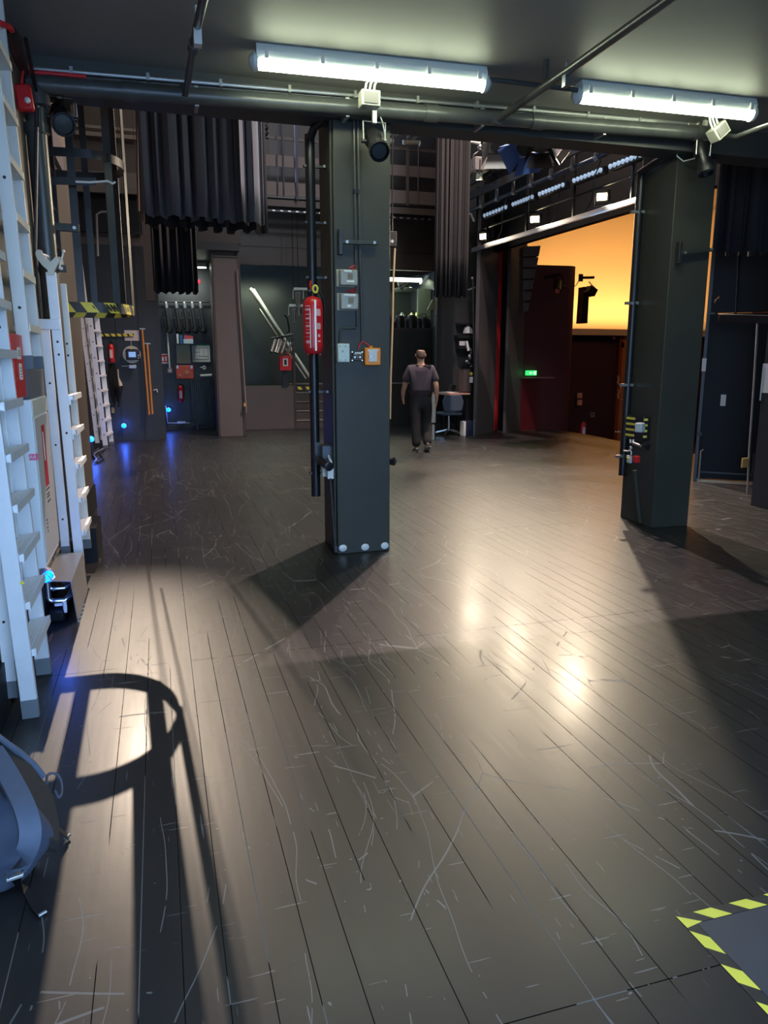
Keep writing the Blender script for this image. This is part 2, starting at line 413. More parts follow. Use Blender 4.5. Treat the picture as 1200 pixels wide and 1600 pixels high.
b = MB(); b.box((1.19, 15.82, 0), (1.66, 16.9, 3.58), 0); b.box((1.15, 15.80, 0), (1.19, 15.86, 3.7), 1); b.box((1.66, 15.84, 0), (1.72, 15.9, 6), 1); b.box((1.24, 15.86, 3.58), (1.62, 16.5, 10), 0)
b.box((1.19, 15.80, 3.58), (1.66, 15.84, 3.61), 0)
struct(b, 'wall_column', [BROWN, BROWND], bevel=.006)
struct(MB().box((1.72, 17.4, 0), (3.03, 17.46, 1.0)), 'wall_low_panel', BROWN)
struct(MB().box((1.66, 16.9, 0), (1.80, 19.6, 3.9)), 'wall_recess_side', BLK)
struct(MB().box((1.7, 19.5, 0), (9.5, 19.62, 12)), 'wall_recess_back', mk('recess_black', (.02, .024, .022), .35, var=.3, scale=2))
b = MB(); b.box((1.66, 17.4, 3.66), (6.6, 17.5, 4.85), 0); b.box((1.66, 17.4, 4.85), (6.6, 17.5, 12), 1)
b.box((1.66, 17.385, 3.66), (6.6, 17.40, 3.70), 1); b.box((1.66, 17.385, 4.05), (6.6, 17.40, 4.062), 1)
struct(b, 'wall_back_header', [mk('header_brown', (.085, .064, .050), .5, var=.15), BROWND])
b = MB(); b.box((5.26, 17.4, 0), (6.6, 17.5, 2.28), 0)
for x in (5.42, 5.92, 6.42): b.box((x, 17.385, 0), (x + .03, 17.4, 2.0), 0)
b.box((5.40, 17.38, 1.86), (6.6, 17.4, 1.9), 0)
struct(b, 'wall_back_right', mk('olive_black', (.030, .031, .026), .5, var=.2))
struct(MB().box((6.6, 17.0, 0), (6.68, 19.5, 3.7)), 'wall_loft_side', BLK)
struct(MB().box((6.6, 16.9, 0), (7.9, 17.0, 12)), 'wall_back_corner', BLK)
struct(MB().box((-1.5, 5.6, 10), (9.5, 19.6, 10.2)), 'ceiling_tower', BLK)
struct(MB().prism([(7.20, 8.5, 3.80), (7.34, 8.5, 3.80), (7.0, 15.4, 3.80), (6.86, 15.4, 3.80)], (0, 0, 6.3)), 'wall_proscenium_header', mk('header_black', (.006, .006, .006), .7, var=.3, spec=.15))
struct(MB().prism([(6.585, 7.98, 0), (6.66, 7.92, 0), (7.52, 8.9, 0), (7.40, 8.9, 0)], (0, 0, 10)), 'wall_proscenium_jamb', BLK)
A = V((6.60, 7.97, 0)); Bq = V((7.17, 7.45, 0)); dn = (Bq - A).normalized(); nn = V((dn.y, -dn.x, 0)); nn = -nn if nn.y > 0 else nn
struct(MB().prism([A + V((0, 0, 2.12)), Bq + V((0, 0, 2.12)), Bq - nn * .12 + V((0, 0, 2.12)), A - nn * .12 + V((0, 0, 2.12))], (0, 0, 8)), 'wall_over_door', NAVY)
# proscenium flats at the far side
struct(MB().prism([(6.38, 14.66, 0), (6.43, 14.60, 0), (7.08, 15.11, 0), (7.03, 15.17, 0)], (0, 0, 4.6)), 'wall_grey_panel', GREYBR)
struct(MB().prism([(7.27, 15.06, 0), (7.31, 15.00, 0), (7.90, 15.43, 0), (7.86, 15.49, 0)], (0, 0, 4.6)), 'wall_grey_panel_far', mk('grey_panel_far', (.075, .072, .072), .6, var=.08))
struct(MB().box((6.9, 15.9, 0), (7.9, 16.0, 10)), 'wall_wing_back', BLKPL)

# auditorium
pts = [(7.72, 15.44)] + [(8.90 + .28 * math.sin(a), 15.62 - .28 * math.cos(a)) for a in [PI / 2 * i / 8 for i in range(9)]] + [(9.18, 19.3), (8.9, 19.3), (8.9, 15.8), (7.72, 15.8)]
struct(MB().prism([(x, y, -.95) for x, y in pts], (0, 0, 4.58)), 'wall_aubergine', AUB)
b = MB()
for i in range(48):
    x = 7.86 + i * .0215; b.box((x, 15.385 + (i % 2) * .012, -.3), (x + .018, 15.45, 1.17))
struct(b, 'trim_red_slats', REDSL)
struct(MB().box((7.84, 15.36, 1.17), (8.92, 15.46, 1.20)), 'trim_slat_rail', mk('rail_pink', (.35, .14, .12), .5))
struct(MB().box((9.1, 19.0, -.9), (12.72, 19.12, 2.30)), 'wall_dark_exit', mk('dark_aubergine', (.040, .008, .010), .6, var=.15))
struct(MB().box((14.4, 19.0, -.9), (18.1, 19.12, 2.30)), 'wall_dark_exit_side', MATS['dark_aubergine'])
struct(MB().box((7.5, 19.9, -1), (18.1, 20.0, 7)), 'wall_auditorium_back', AUB)
struct(MB().box((12.78, 18.9, -.9), (14.4, 19.1, 2.28)), 'trim_wood_panel', WOOD)
struct(MB().box((12.70, 18.88, -.9), (12.80, 19.1, 2.28)), 'trim_wood_post', mk('red_brown_post', (.20, .04, .015), .5))
struct(MB().box((9.1, 18.78, 2.28), (16, 19.25, 2.45)), 'trim_ledge', mk('ledge_plaster', (.55, .40, .26), .8))
prof = [(19.75, 2.0), (19.75, 3.2), (19.6, 3.9), (19.2, 4.6), (18.5, 5.2), (17.2, 5.8), (15, 6.3), (12, 6.6), (7.5, 6.8)]
struct(MB().prism([(7.2, y, z) for y, z in prof] + [(7.2, 7.5, 7.0), (7.2, 20, 7.0), (7.2, 20, 2.0)], (11, 0, 0)), 'ceiling_auditorium', CREAM)
struct(MB().box((18, 7.5, -1), (18.2, 20, 7)), 'wall_auditorium_far', AUB)
struct(MB().box((7.55, 7.2, -1), (18, 7.5, 7)), 'wall_auditorium_side', AUB)
b = MB(); b.bar((10.0, 17.5, 5.5), (14.5, 17.9, 5.42), .3, .1); b.bar((10.0, 17.5, 5.5), (13.5, 15.5, 6.02), .3, .1)
struct(b, 'trim_ceiling_beam', mk('beam_cream', (.35, .27, .18), .8))

# pillars
b = MB(); b.box((1.305, 5.635, 0), (1.74, 6.12, 3.22), 0); b.box((1.305, 5.855, 3.22), (1.74, 6.12, 9.95), 0)
b.box((1.285, 5.66, 0), (1.305, 5.72, 3.22), 0)
struct(b, 'wall_pillar_centre', PILL, bevel=.006)
b = MB()
b.prism([(4.33, 5.855, 3.25), (4.71, 5.855, 3.25), (4.72, 6.25, 3.25), (4.335, 6.26, 3.25)], (0, 0, 6.7))
b.prism([(4.315, 5.743, 0), (4.71, 5.735, 0), (4.72, 6.25, 0), (4.335, 6.26, 0)], (0, 0, 3.25))
struct(b, 'wall_pillar_right', PILL, bevel=.006)
for i, (x, h) in enumerate(((1.345, .05), (1.53, .045), (1.695, .045))):
    b = MB(); b.lathe([(.004, 0), (.030, .0), (.034, .006), (.02, .013), (.001, .015)], (x, 5.633, h), 10, R=Matrix.Rotation(PI / 2, 3, 'X'), sy=.85)
    o = b.done('paint_blob', WHITE)
    tag(o, ('round white paint blob at the left foot of the central pillar', 'round white paint blob at the middle of the central pillar foot', 'round white paint blob at the right foot of the central pillar')[i], 'paint', 'white blobs at the pillar foot')

# ceiling and beam services
def pipe(name, pts, r, mat, label, cat='pipe', clips=(), group=None, n=12):
    o = MB().tube(pts, r, n).done(name, mat); tag(o, label, cat, group); return o
a0 = P(42, 131, Y=5.46); a1 = P(1118, 210, Y=5.46)
root = thing('beam_pipe', 'thick grey pipe running along the full face of the ceiling beam', 'pipe', a0)
MB().cyl(a0, a1, .052, n=18).done('pipe', PIPE, root)
for k in (.12, .52, .685, .97):
    p = a0.lerp(a1, k); MB().cyl(p - V((.05, 0, 0)), p + V((.05, 0, 0)), .06, n=18).done('coupling', PIPE, root)
for k in (.2, .4, .6, .8):
    p = a0.lerp(a1, k); MB().box(p + V((-.012, .0, -.06)), p + V((.012, .15, .066))).done('bracket', GALV, root)
c0 = P(42, 106, Y=5.56); c1 = P(1118, 196, Y=5.56)
root = thing('conduit', 'thin grey conduit clipped along the top edge of the beam', 'conduit', c0)
MB().cyl(c0, c1, .013, n=8).done('pipe', GALV, root)
for k in range(11):
    p = c0.lerp(c1, .05 + k * .09); MB().box(p + V((-.01, -.018, -.018)), p + V((.01, .036, .026))).done('clip', GALV, root)
c0 = P(42, 117, Y=5.57); c1 = P(560, 158, Y=5.57)
o = MB().cyl(c0, c1, .016, n=8).done('silver_conduit', CHROME); tag(o, 'bright silver conduit above the beam pipe left of the middle junction box', 'conduit')
c0 = P(600, 163, Y=5.57); c1 = P(1110, 200, Y=5.57)
o = MB().cyl(c0, c1, .016, n=8).done('silver_conduit', CHROME); tag(o, 'bright silver conduit above the beam pipe right of the middle junction box', 'conduit')
c0 = P(36, 112, Y=5.50); c1 = P(135, 120, Y=5.50)
o = MB().tube([c0, c0.lerp(c1, .5) + V((0, 0, .004)), c1], .012, 8).done('red_cable', WIRER); tag(o, 'short pink-red cable on the beam at the left wall', 'cable')
# two pipes running across the ceiling towards the loading door
q0 = P(290, 148, Z=3.27); q0 = V((P(290, 148, Y=5.46).x, 5.46, P(290, 148, Y=5.46).z))
root = thing('ceiling_pipe', 'thin dark pipe crossing the ceiling towards the camera, left of the tube lights', 'pipe', q0)
pA = P(290, 148, Y=5.44); pB = P(308, 42, Y=4.35); pC = P(322, -20, Y=3.7)
MB().tube([pA, pB, pC + V((0, 0, .0))], .022, 10).done('pipe', PIPE, root)
MB().cyl(pA + V((0, 0, -.02)), pA + V((0, 0, .05)), .04).done('coupling', PIPE, root)
MB().cyl(pB.lerp(pA, .2), pB.lerp(pA, .28), .033).done('coupling', PIPE, root)
d = pB + V((0, 0, -.04)); MB().box(d - V((.02, .03, .05)), d + V((.02, .03, .04))).cyl(d, d + V((0, 0, .14)), .008).done('hanger', ALUW, root)
pA = P(775, 188, Y=5.42); pB = P(885, 112, Y=4.4); pC = P(1060, -12, Y=3.3)
root = thing('ceiling_pipe', 'thin grey pipe crossing the ceiling diagonally between the two tube lights', 'pipe', pA)
MB().tube([pA, pB, pC], .026, 10).done('pipe', PIPE, root)
MB().cyl(pA, pA + (pB - pA) * .05, .04).done('coupling', PIPE, root)
d = P(885, 122, Y=4.4); MB().box(d - V((.018, .02, .05)), d + V((.018, .02, .04))).cyl(d, d + V((0, 0, .1)), .008).done('hanger', CHROME, root)
d = P(853, 108, Y=4.75); MB().box(d - V((.012, .02, .06)), d + V((.012, .02, .09))).done('bracket', PIPE, root)
pA = P(755, 123, Y=4.98); pB = P(902, 141, Y=4.98)
pipe('light_conduit', [pA, pB], .016, PIPE, 'grey conduit joining the two ceiling tube lights')
pipe('beam_cable', [P(1118, 212, Y=5.44), P(1150, 214, Y=5.2), P(1210, 192, Y=4.7)], .02, PIPE, 'grey pipe bending off to the right edge of the ceiling')

def tube_light(a, b_, label):
    a = V(a); b_ = V(b_); d = (b_ - a); L = d.length; rz = math.atan2(d.y, d.x); m = (a + b_) / 2
    root = thing('tube_light', label, 'light', (m.x, m.y, m.z), rz, 'fluorescent tube lights on the bay ceiling')
    h = MB(); h.prism([(-L / 2, -.05, .0), (-L / 2, -.065, .045), (-L / 2, -.04, .10), (-L / 2, .04, .10), (-L / 2, .065, .045), (-L / 2, .05, .0)], (L, 0, 0))
    h.done('housing', HOUS, root, local=True, bevel=.004)
    prof = [(-L / 2 + .02, .055 * math.cos(t), -.045 * math.sin(t)) for t in [PI * i / 10 for i in range(11)]]
    MB().prism(prof, (L - .04, 0, 0)).done('diffuser', TUBEM, root, local=True)
    for s in (-1, 1):
        MB().lathe([(.001, 0), (.055, 0), (.055, .025), (.03, .05), (.001, .055)], (s * (L / 2 - .01), 0, .0), 14, R=Matrix.Rotation(s * PI / 2, 3, 'Y'), sy=1).done('end_cap', HOUS, root, local=True)
    for k in range(5):
        x = -L / 2 + L * (.04 + .23 * k)
        MB().box((x - .012, -.074, .0), (x + .012, -.058, .05)).done('clip', ALUW, root, local=True)
    return root
tube_light((.69, 5.06, 3.33), (2.20, 5.00, 3.33), 'lit fluorescent tube light above the central pillar, the left one of two')
tube_light((2.92, 5.02, 3.33), (4.36, 4.98, 3.33), 'lit fluorescent tube light near the right pillar, the right one of two')

def junction(p, label, tilt=0.):
    root = thing('junction_box', label, 'junction box', p, 0, 'junction boxes feeding the spotlights')
    R = Matrix.Rotation(tilt, 3, 'Y')
    MB().obox((0, 0, 0), (.13, .10, .10), R).done('box', BEIGE, root, local=True, bevel=.008)
    MB().obox(R @ V((0, -.052, -.0)), (.10, .008, .07), R).done('label_plate', GREYBR, root, local=True)
    for s in (-.03, .0, .03):
        MB().tube([R @ V((s, 0, .05)), R @ V((s + .01, 0, .10)), R @ V((s + .05, .02, .15)), R @ V((s + .07, .03, .2))], .008, 6).done('cable', WIREW, root, local=True)
junction(P(577, 156, Y=5.22), 'grey junction box with looping white cables hanging under the left tube light')
junction(P(1122, 206, Y=5.2), 'grey junction box tilted on the beam beside the right pillar', -.7)

# ================================================================== LEFT WALL
def ladder_rail(root, a, b_, wd, th, mat, foot=.07, holes=()):
    a = V(a); b_ = V(b_); d = (b_ - a).normalized()
    m = MB().bar(a + d * foot, b_, wd, th, (0, 1, 0), 0)
    for h in holes:
        c = a + d * h; m.cyl(c + V((0, -th / 2 - .001, 0)), c + V((0, -th / 2 + .003, 0)), wd * .14, n=8, m=1)
    o = m.done('rail', [mat, BLKPL], root, bevel=.003)
    if foot: MB().bar(a, a + d * (foot + .01), wd * 1.04, th * 1.15, (0, 1, 0)).done('rubber_foot', RUB, o, bevel=.003)
    return o
def tread(root, x0, x1, y0, y1, z, mat, tilt=.0, th=.028, name='step', ribs=6):
    m = MB(); m.prism([(x0, y0, z - th - tilt), (x1, y0, z - th), (x1, y0, z), (x0, y0, z - tilt)], (0, y1 - y0, 0))
    for k in range(ribs):
        x = x0 + (x1 - x0) * (k + .5) / ribs; zz = z - tilt * (1 - (k + .5) / ribs)
        m.box((x - .0028, y0, zz), (x + .0028, y1, zz + .003))
    m.box((x1 - .004, y0, z - th - .004), (x1 + .004, y1, z + .004))
    m.box((x0 + .02, y0 + .002, z - th - .035), (x1 - .02, y0 + .02, z - th))
    return m.done(name, mat, root, bevel=.0)

root = thing('step_ladder', 'tall aluminium step ladder with grey rubber feet standing nearest the camera on the floor', 'ladder', (-.62, 3.5, 0), group='aluminium ladders on the left wall')
LN = lambda z, dx=0: V((-.606 - .028 * z + dx, 3.29, z)); LF = lambda z, dx=0: V((-.618 - .028 * z + dx, 3.77, z))
ladder_rail(root, LN(0), LN(2.35), .066, .028, ALU, .075)
ladder_rail(root, LF(0), LF(2.35), .066, .028, ALU, .075, holes=(1.66,))
for k in range(10):
    z = .30 + .209 * k
    tread(root, -.648 - .028 * z, -.560 - .028 * z, 3.305, 3.756, z, ALU, .012)
o = ladder_rail(root, (-.686, 3.36, .07), (-.692, 3.36, 2.2), .05, .024, ALU, .07, holes=(.35, .75, 1.15))
ladder_rail(root, (-.686, 3.72, .07), (-.692, 3.72, 2.2), .05, .024, ALU, .07)
for k in range(7): MB().cyl((-.69, 3.36, .35 + k * .28), (-.69, 3.72, .35 + k * .28), .013, n=8).done('rung', ALU, root)
MB().box((-.596, 3.274, .60), (-.580, 3.2765, .612)).done('yellow_sticker', YEL, root)
MB().box((-.70, 3.40, .02), (-.715, 3.45, .9)).done('stay', ALU, root)

root = thing('wall_ladder', 'aluminium ladder leaning on the wall above the fire cabinet', 'ladder', (-.64, 4.35, 1.47), group='aluminium ladders on the left wall')
NN = lambda z: V((-.625 - .022 * (z - 1.47), 4.15, z)); FF = lambda z: V((-.632 - .022 * (z - 1.47), 4.56, z))
ladder_rail(root, NN(1.47), NN(3.30), .062, .026, ALUW, .06, holes=(.3, .9))
ladder_rail(root, FF(1.47), FF(3.30), .062, .026, ALUW, .06)
for k in range(6):
    z = 1.69 + .262 * k; x = -.63 - .022 * (z - 1.47)
    tread(root, x - .035, x + .035, 4.163, 4.547, z, ALUW, .006)

root = thing('folding_ladder', 'aluminium folding ladder with a curved hinge head standing beyond the fire cabinet', 'ladder', (-.6, 5.5, .15), group='aluminium ladders on the left wall')
n2 = lambda z: V((-.576 - .0143 * (z - .156), 5.25, z)); f2 = lambda z: V((-.574 - .0143 * (z - .156), 5.76, z))
ladder_rail(root, n2(.156), n2(2.06), .060, .026, ALU, .06, holes=(1.4, 1.48, 1.6, .9))
ladder_rail(root, f2(.156), f2(2.04), .060, .026, ALUW, .06, holes=(1.4, 1.48))
for k in range(5):
    tread(root, -.600, -.530, 5.264, 5.746, .392 + .2265 * k, ALU, .008)
ladder_rail(root, (-.662, 5.30, .225), (-.672, 5.30, 1.74), .055, .024, ALU, .055, holes=(.25, .75, 1.15))
ladder_rail(root, (-.662, 5.72, .225), (-.672, 5.72, 1.74), .055, .024, ALU, .055)
MB().box((-.705, 5.222, 1.71), (-.575, 5.236, 1.775)).done('link_plate', ALU, root, bevel=.004)
hk = [(55, 397), (56, 392), (60, 389.5), (65, 391), (66, 394.5), (68, 398), (78, 409), (83, 405), (86, 401), (91, 405), (92, 409), (88, 417), (85, 423), (85, 430), (74, 430), (74, 422), (65, 414), (58, 405)]
m = MB(); m.prism([P(u, v, Y=5.235) for u, v in hk], (0, .022, 0)); m.done('hinge_head', mk('cream_steel', (.62, .60, .48), .4, .3), root, bevel=.002)
m = MB(); m.prism([P(u, v, Y=5.70) for u, v in [(84, 405), (92, 401), (97, 404), (99, 412), (94, 420), (92, 430), (86, 430)]], (0, .022, 0)); m.done('hinge_head', MATS['cream_steel'], root, bevel=.002)
MB().tube([P(66, 398, Y=5.25), P(72, 400, Y=5.4), P(80, 404, Y=5.6)], .010, 6).done('hinge_bar', ALU, root)
MB().cyl(P(92, 420, Y=5.5), P(99, 394, Y=5.5), .006).ball(P(99, 393, Y=5.5), .011).done('lever', ALUW, root)

# wall brackets
def wall_latch(u0, v0, u1, v1, Y, label, th=.05):
    a = P(u0, v0, Y=Y); b_ = P(u1, v1, Y=Y)
    root = thing('latch_bracket', label, 'bracket', a)
    MB().bar(a, b_, .03, th, (0, 0, 1)).done('arm', mk('scuffed_bar', (.045, .05, .042), .5, .3, var=.7, scale=40), root, bevel=.003)
    MB().box(a + V((-.012, -.02, -.09)), a + V((.02, .03, .09))).done('mounting_plate', STEEL, root, bevel=.004)
    MB().cyl(b_ + V((-.03, -.015, 0)), b_ + V((-.03, -.025, 0)), .011).done('bolt', GALV, root); MB().cyl(a + V((.05, -.015, 0)), a + V((.05, -.025, 0)), .011).done('bolt', GALV, root)
    return root
wall_latch(52, 352, 124, 357, 5.62, 'dark steel bar bracket on the left wall beside the caged ladder, the upper one')
wall_latch(50, 416, 104, 420, 5.55, 'dark steel bar bracket on the left wall behind the hinge of the folding ladder', .045)

# fire hose cabinet, box on it, red box, heater cover
root = thing('fire_hose_cabinet', 'white metal wall cabinet with a long red fire hose label on its grey door', 'cabinet', (-.66, 4.26, .47))
MB().box((-.72, 4.0, .475), (-.600, 4.52, 1.325)).done('body', CABW, root, bevel=.004)
MB().box((-.602, 4.015, .50), (-.592, 4.505, 1.235)).done('door', CABG, root, bevel=.003)
MB().box((-.602, 4.005, 1.245), (-.594, 4.515, 1.320)).done('top_rail', mk('cream_rail', (.60, .60, .52), .4), root, bevel=.002)
m = MB(); m.box((-.592, 4.19, .865), (-.5905, 4.30, 1.185), 0); m.box((-.5905, 4.215, 1.0), (-.590, 4.25, 1.15), 1)
m.done('red_label', [REDD, PAPER], root, smooth=False)
m = MB()
for k, (z, a_, b_) in enumerate(((.845, .19, .30), (.82, .195, .285), (.805, .195, .285), (.78, .20, .30))): m.box((-.592, 4 + a_, z), (-.5905, 4 + b_, z + .007))
m.done('small_print', BLKPL, root, smooth=False)
m = MB()
for k in range(4): m.box((-.592, 4.10 + .012 * (k % 2), .70 - .02 * k), (-.590, 4.135, .708 - .02 * k))
m.done('door_lock', BLKMT, root)
MB().box((-.630, 3.9985, 1.03), (-.600, 4.0, 1.062)).box((-.598, 3.999, 1.03), (-.5905, 4.03, 1.062)).done('pink_tag', PINK, root, smooth=False)
text('tag_text', 'A4', .026, (-.615, 3.998, 1.046), FACE_Y, WHITE, root)
tag(MB().box((-.715, 4.06, 1.326), (-.615, 4.62, 1.468)).done('grey_box', mk('slate_box', (.075, .095, .13), .6), None, bevel=.004), 'slate grey box on top of the fire hose cabinet under the wall ladder', 'box')
root = thing('red_box', 'red metal box with two white stickers mounted on the wall above the fire cabinet', 'box', (-.67, 3.95, 1.335))
m = MB(); m.box((-.72, 3.80, 1.340), (-.622, 4.06, 1.635)); m.done('case', RED, root, bevel=.004)
MB().box((-.622, 3.89, 1.52), (-.620, 3.975, 1.575)).done('sticker', PAPER, root)
MB().box((-.622, 3.905, 1.425), (-.620, 3.975, 1.50)).done('sticker', PAPER, root)
m = MB()
for k in range(3): m.box((-.6205, 3.90, 1.535 + .011 * k), (-.6195, 3.96, 1.539 + .011 * k)); 
for k in range(4): m.box((-.6205, 3.915, 1.435 + .014 * k), (-.6195, 3.96, 1.439 + .014 * k))
m.done('small_print', BLKPL, root, smooth=False)
MB().box((-.715, 3.797, 1.60), (-.69, 3.80, 1.63)).done('chipped_paint', WHITE, root)

root = thing('heater_cover', 'stainless steel cover plate over bent pipes at the foot of the left wall', 'heater cover', (-.62, 4.8, 0))
m = MB(); m.prism([(-.70, 4.53, .262), (-.545, 4.47, .262), (-.545, 5.18, .262), (-.70, 5.18, .262)], (0, 0, .004)); m.prism([(-.548, 4.46, .262), (-.536, 4.52, -.0), (-.536, 5.18, 0), (-.548, 5.18, .262)], (.004, 0, 0))
m.done('cover_plate', mk('brushed_steel', (.42, .40, .38), .38, .7, var=.2, scale=3), root, smooth=False)
m = MB(); arc = lambda c, r, a0, a1, n=8: [V((c[0] + r * math.cos(a0 + (a1 - a0) * i / n), c[1], c[2] + r * math.sin(a0 + (a1 - a0) * i / n))) for i in range(n + 1)]
for y, z, r in ((4.56, .175, .017), (4.60, .24, .015)):
    m.tube([(-.685, y, .27)] + arc((-.66, y, z - .02), .026, PI, 1.5 * PI) + [V((-.60, y, z - .046)), V((-.575, y + .02, z - .03)), V((-.565, y + .12, z - .01)), V((-.565, y + .4, z - .01))], r, 10)
m.done('pipes', CHROME, root)
MB().cyl((-.60, 4.55, .06), (-.60, 4.55, .125), .012).box((-.655, 4.55, .10), (-.605, 4.57, .125)).done('valve', ALU, root)
for k in range(5): MB().box((-.537, 4.52 + .08 * k, -.0), (-.520, 4.535 + .08 * k, .006)).done('foot_clip', GALV, root)
MB().box((-.70, 4.53, 0), (-.60, 5.2, .085)).done('base_block', NAVY, root, bevel=.02)
tag(MB().prism([(-.62, 5.95, 0), (-.52, 5.95, 0), (-.52, 5.97, .26), (-.62, 5.97, .26)], (0, .5, 0)).done('floor_cabinet', NAVY), 'low dark box at the wall foot beyond the folding ladder', 'box')

def blue_lamp(p, label, d=(1, 0, 0), s=1., e=3.):
    root = thing('blue_lamp', label, 'lamp', p, group='blue marker lamps near the floor')
    d = V(d).normalized(); p = V(p)
    MB().cyl(p - d * .02, p + d * .015, .062 * s, n=16).done('base', GALV, root)
    m = MB(); R = d.to_track_quat('Z', 'Y').to_matrix()
    m.lathe([(.055 * s, .0), (.052 * s, .02 * s), (.036 * s, .042 * s), (.0001, .055 * s)], p + d * .012, 14, R=R); m.done('dome', BLUEGEL, root)
    for k in range(3):
        a = k * PI / 3; x = R @ V((math.cos(a), math.sin(a), 0)) * .06 * s
        MB().tube([p + x, p + x * .75 + d * .06 * s, p + d * .078 * s, p - x * .75 + d * .06 * s, p - x], .003, 5).done('guard_wire', GALV, root)
    lamp('blue_lamp_light', 'POINT', p + d * .14, e, (.05, .15, 1), .04)
blue_lamp((-.668, 4.42, .33), 'blue lamp in a wire guard under the fire hose cabinet', (.5, -.6, -.35), .68, 1.0)
blue_lamp((-1.09, 12.9, .30), 'blue lamp near the floor left of the tall back ladder', (.3, -1, 0), .8, 3)
tag(MB().cyl((-1.09, 12.93, 0), (-1.09, 12.93, .27), .02).done('lamp_stand', STEEL), 'short stand under the blue lamp left of the tall back ladder', 'stand')
blue_lamp((-.69, 15.53, .30), 'blue lamp near the floor right of the tall back ladder', (0, -1, 0), .8, 3)
blue_lamp((.20, 17.85, .46), 'blue lamp near the floor left of the red fire extinguisher in the alcove', (0, -1, 0), .85, 3)

# downpipe and things at the beam end
root = thing('downpipe', 'fat grey downpipe running down the left wall from the beam pipe', 'pipe', (-.64, 5.55, 0))
MB().tube([P(42, 131, Y=5.46), P(50, 139, Y=5.48), P(55, 150, Y=5.5), P(56, 165, Y=5.52), (-.650, 5.53, 2.9), (-.648, 5.56, 1.2), (-.648, 5.56, .3)], .062, 16).done('pipe', PIPE, root)
MB().tube([P(44, 132, Y=5.47), P(55, 140, Y=5.47), P(60, 152, Y=5.47), P(62, 166, Y=5.47)], .066, 16).done('elbow', PIPE, root)
MB().cyl((-.650, 5.53, 2.93), (-.650, 5.53, 2.99), .074, n=16).done('collar', PIPE, root)
o = MB().tube([P(40, 60, Y=5.0), P(58, 150, Y=5.45), (-.705, 5.42, 2.2), (-.70, 5.46, 1.0), (-.70, 5.46, .3)], .011, 6).done('cable_run', BLKPL); tag(o, 'black cable clipped down the left wall beside the fat downpipe', 'cable')
root = thing('alarm_sounder', 'red alarm sounder hanging at the top corner of the left wall', 'alarm', P(37, 152, Y=5.3))
c = P(38, 153, Y=5.30); MB().obox(c, (.095, .06, .15), Matrix.Rotation(-.1, 3, 'Y')).done('case', RED, root, bevel=.015)
MB().ball(c + V((.02, -.03, -.02)), .018).done('label', WHITE, root)
MB().tube([c + V((-.01, 0, .07)), c + V((.01, 0, .17)), c + V((.04, .05, .2))], .008, 6).done('cable', WIRER, root)
o = MB().tube([P(0, 36, Y=4.5), P(14, 42, Y=4.6), P(22, 52, Y=4.8)], .016, 8).done('red_cable', WIRER); tag(o, 'red cable bending over the ceiling corner at the far left', 'cable')
m = MB()
for k in range(4): m.tube([P(2 + 6 * k, 42 + 2 * k, Y=4.7), P(14 + 5 * k, 60, Y=4.8), P(28 + 3 * k, 96 + k, Y=5.2), P(38 + k, 112, Y=5.4)], .02, 7)
tag(m.done('cable_bundle', BLKPL), 'black bundle of cables running along the left wall and ceiling corner', 'cable', kind='stuff')

# theatre spotlights on the beam
def profile_spot(p, aim, label, L=.30, r=.055, hook=.16):
    p = V(p); d = V(aim).normalized(); R = d.to_track_quat('Z', 'Y').to_matrix()
    root = thing('profile_spotlight', label, 'spotlight', p, group='black theatre spotlights hung on the beam')
    m = MB(); m.lathe([(.02, -.02), (r * .95, .0), (r * 1.02, .10), (r * .8, .12), (r * .74, .2), (r * .95, .205), (r * .95, L - .05), (r * 1.12, L - .045), (r * 1.12, L), (r * .95, L), (r * .9, L - .02), (.001, L - .025)], p - d * L * .45, 18, R=R, m=0)
    m.done('body', BLKMT, root)
    MB().lathe([(.001, 0), (r * .85, 0), (r * .85, .006), (.001, .012)], p + d * (L * .55 - .022), 16, R=R).done('lens', CLEAR, root)
    x = R @ V((1, 0, 0)); top = p + V((0, 0, hook))
    m = MB(); m.tube([p - x * r * 1.25, p - x * r * 1.3 + V((0, 0, hook * .8)), p + x * r * 1.3 + V((0, 0, hook * .8)), p + x * r * 1.25], .006, 6); m.done('yoke', GALV, root)
    for s in (-1, 1): MB().cyl(p + x * s * r, p + x * s * r * 1.5, .014).done('knob', BLKPL, root)
    MB().box(top + V((-.014, -.014, -.04)), top + V((.014, .014, .11))).tube([top + V((0, 0, .11)), top + V((0, .05, .15)), top + V((0, .1, .1))], .012, 6).done('hook_clamp', ALUW, root)
    MB().tube([p - d * L * .4, p + V((.10, .05, .03)), p + V((.09, .1, .16)), top + V((.02, .06, .12))], .005, 6).done('cable', WIREG, root)
    return root
profile_spot(P(585, 222, Y=5.36), (0, -.75, -.55), 'black profile spotlight hanging in front of the central pillar', .30, .062)
profile_spot(P(1098, 245, Y=5.45), (.02, -.35, -.9), 'black profile spotlight hanging in front of the right pillar', .27, .055)
profile_spot(P(95, 184, Y=5.72), (.14, -.80, -.42), 'black profile spotlight hanging beside the fat downpipe at the left wall', .34, .066)

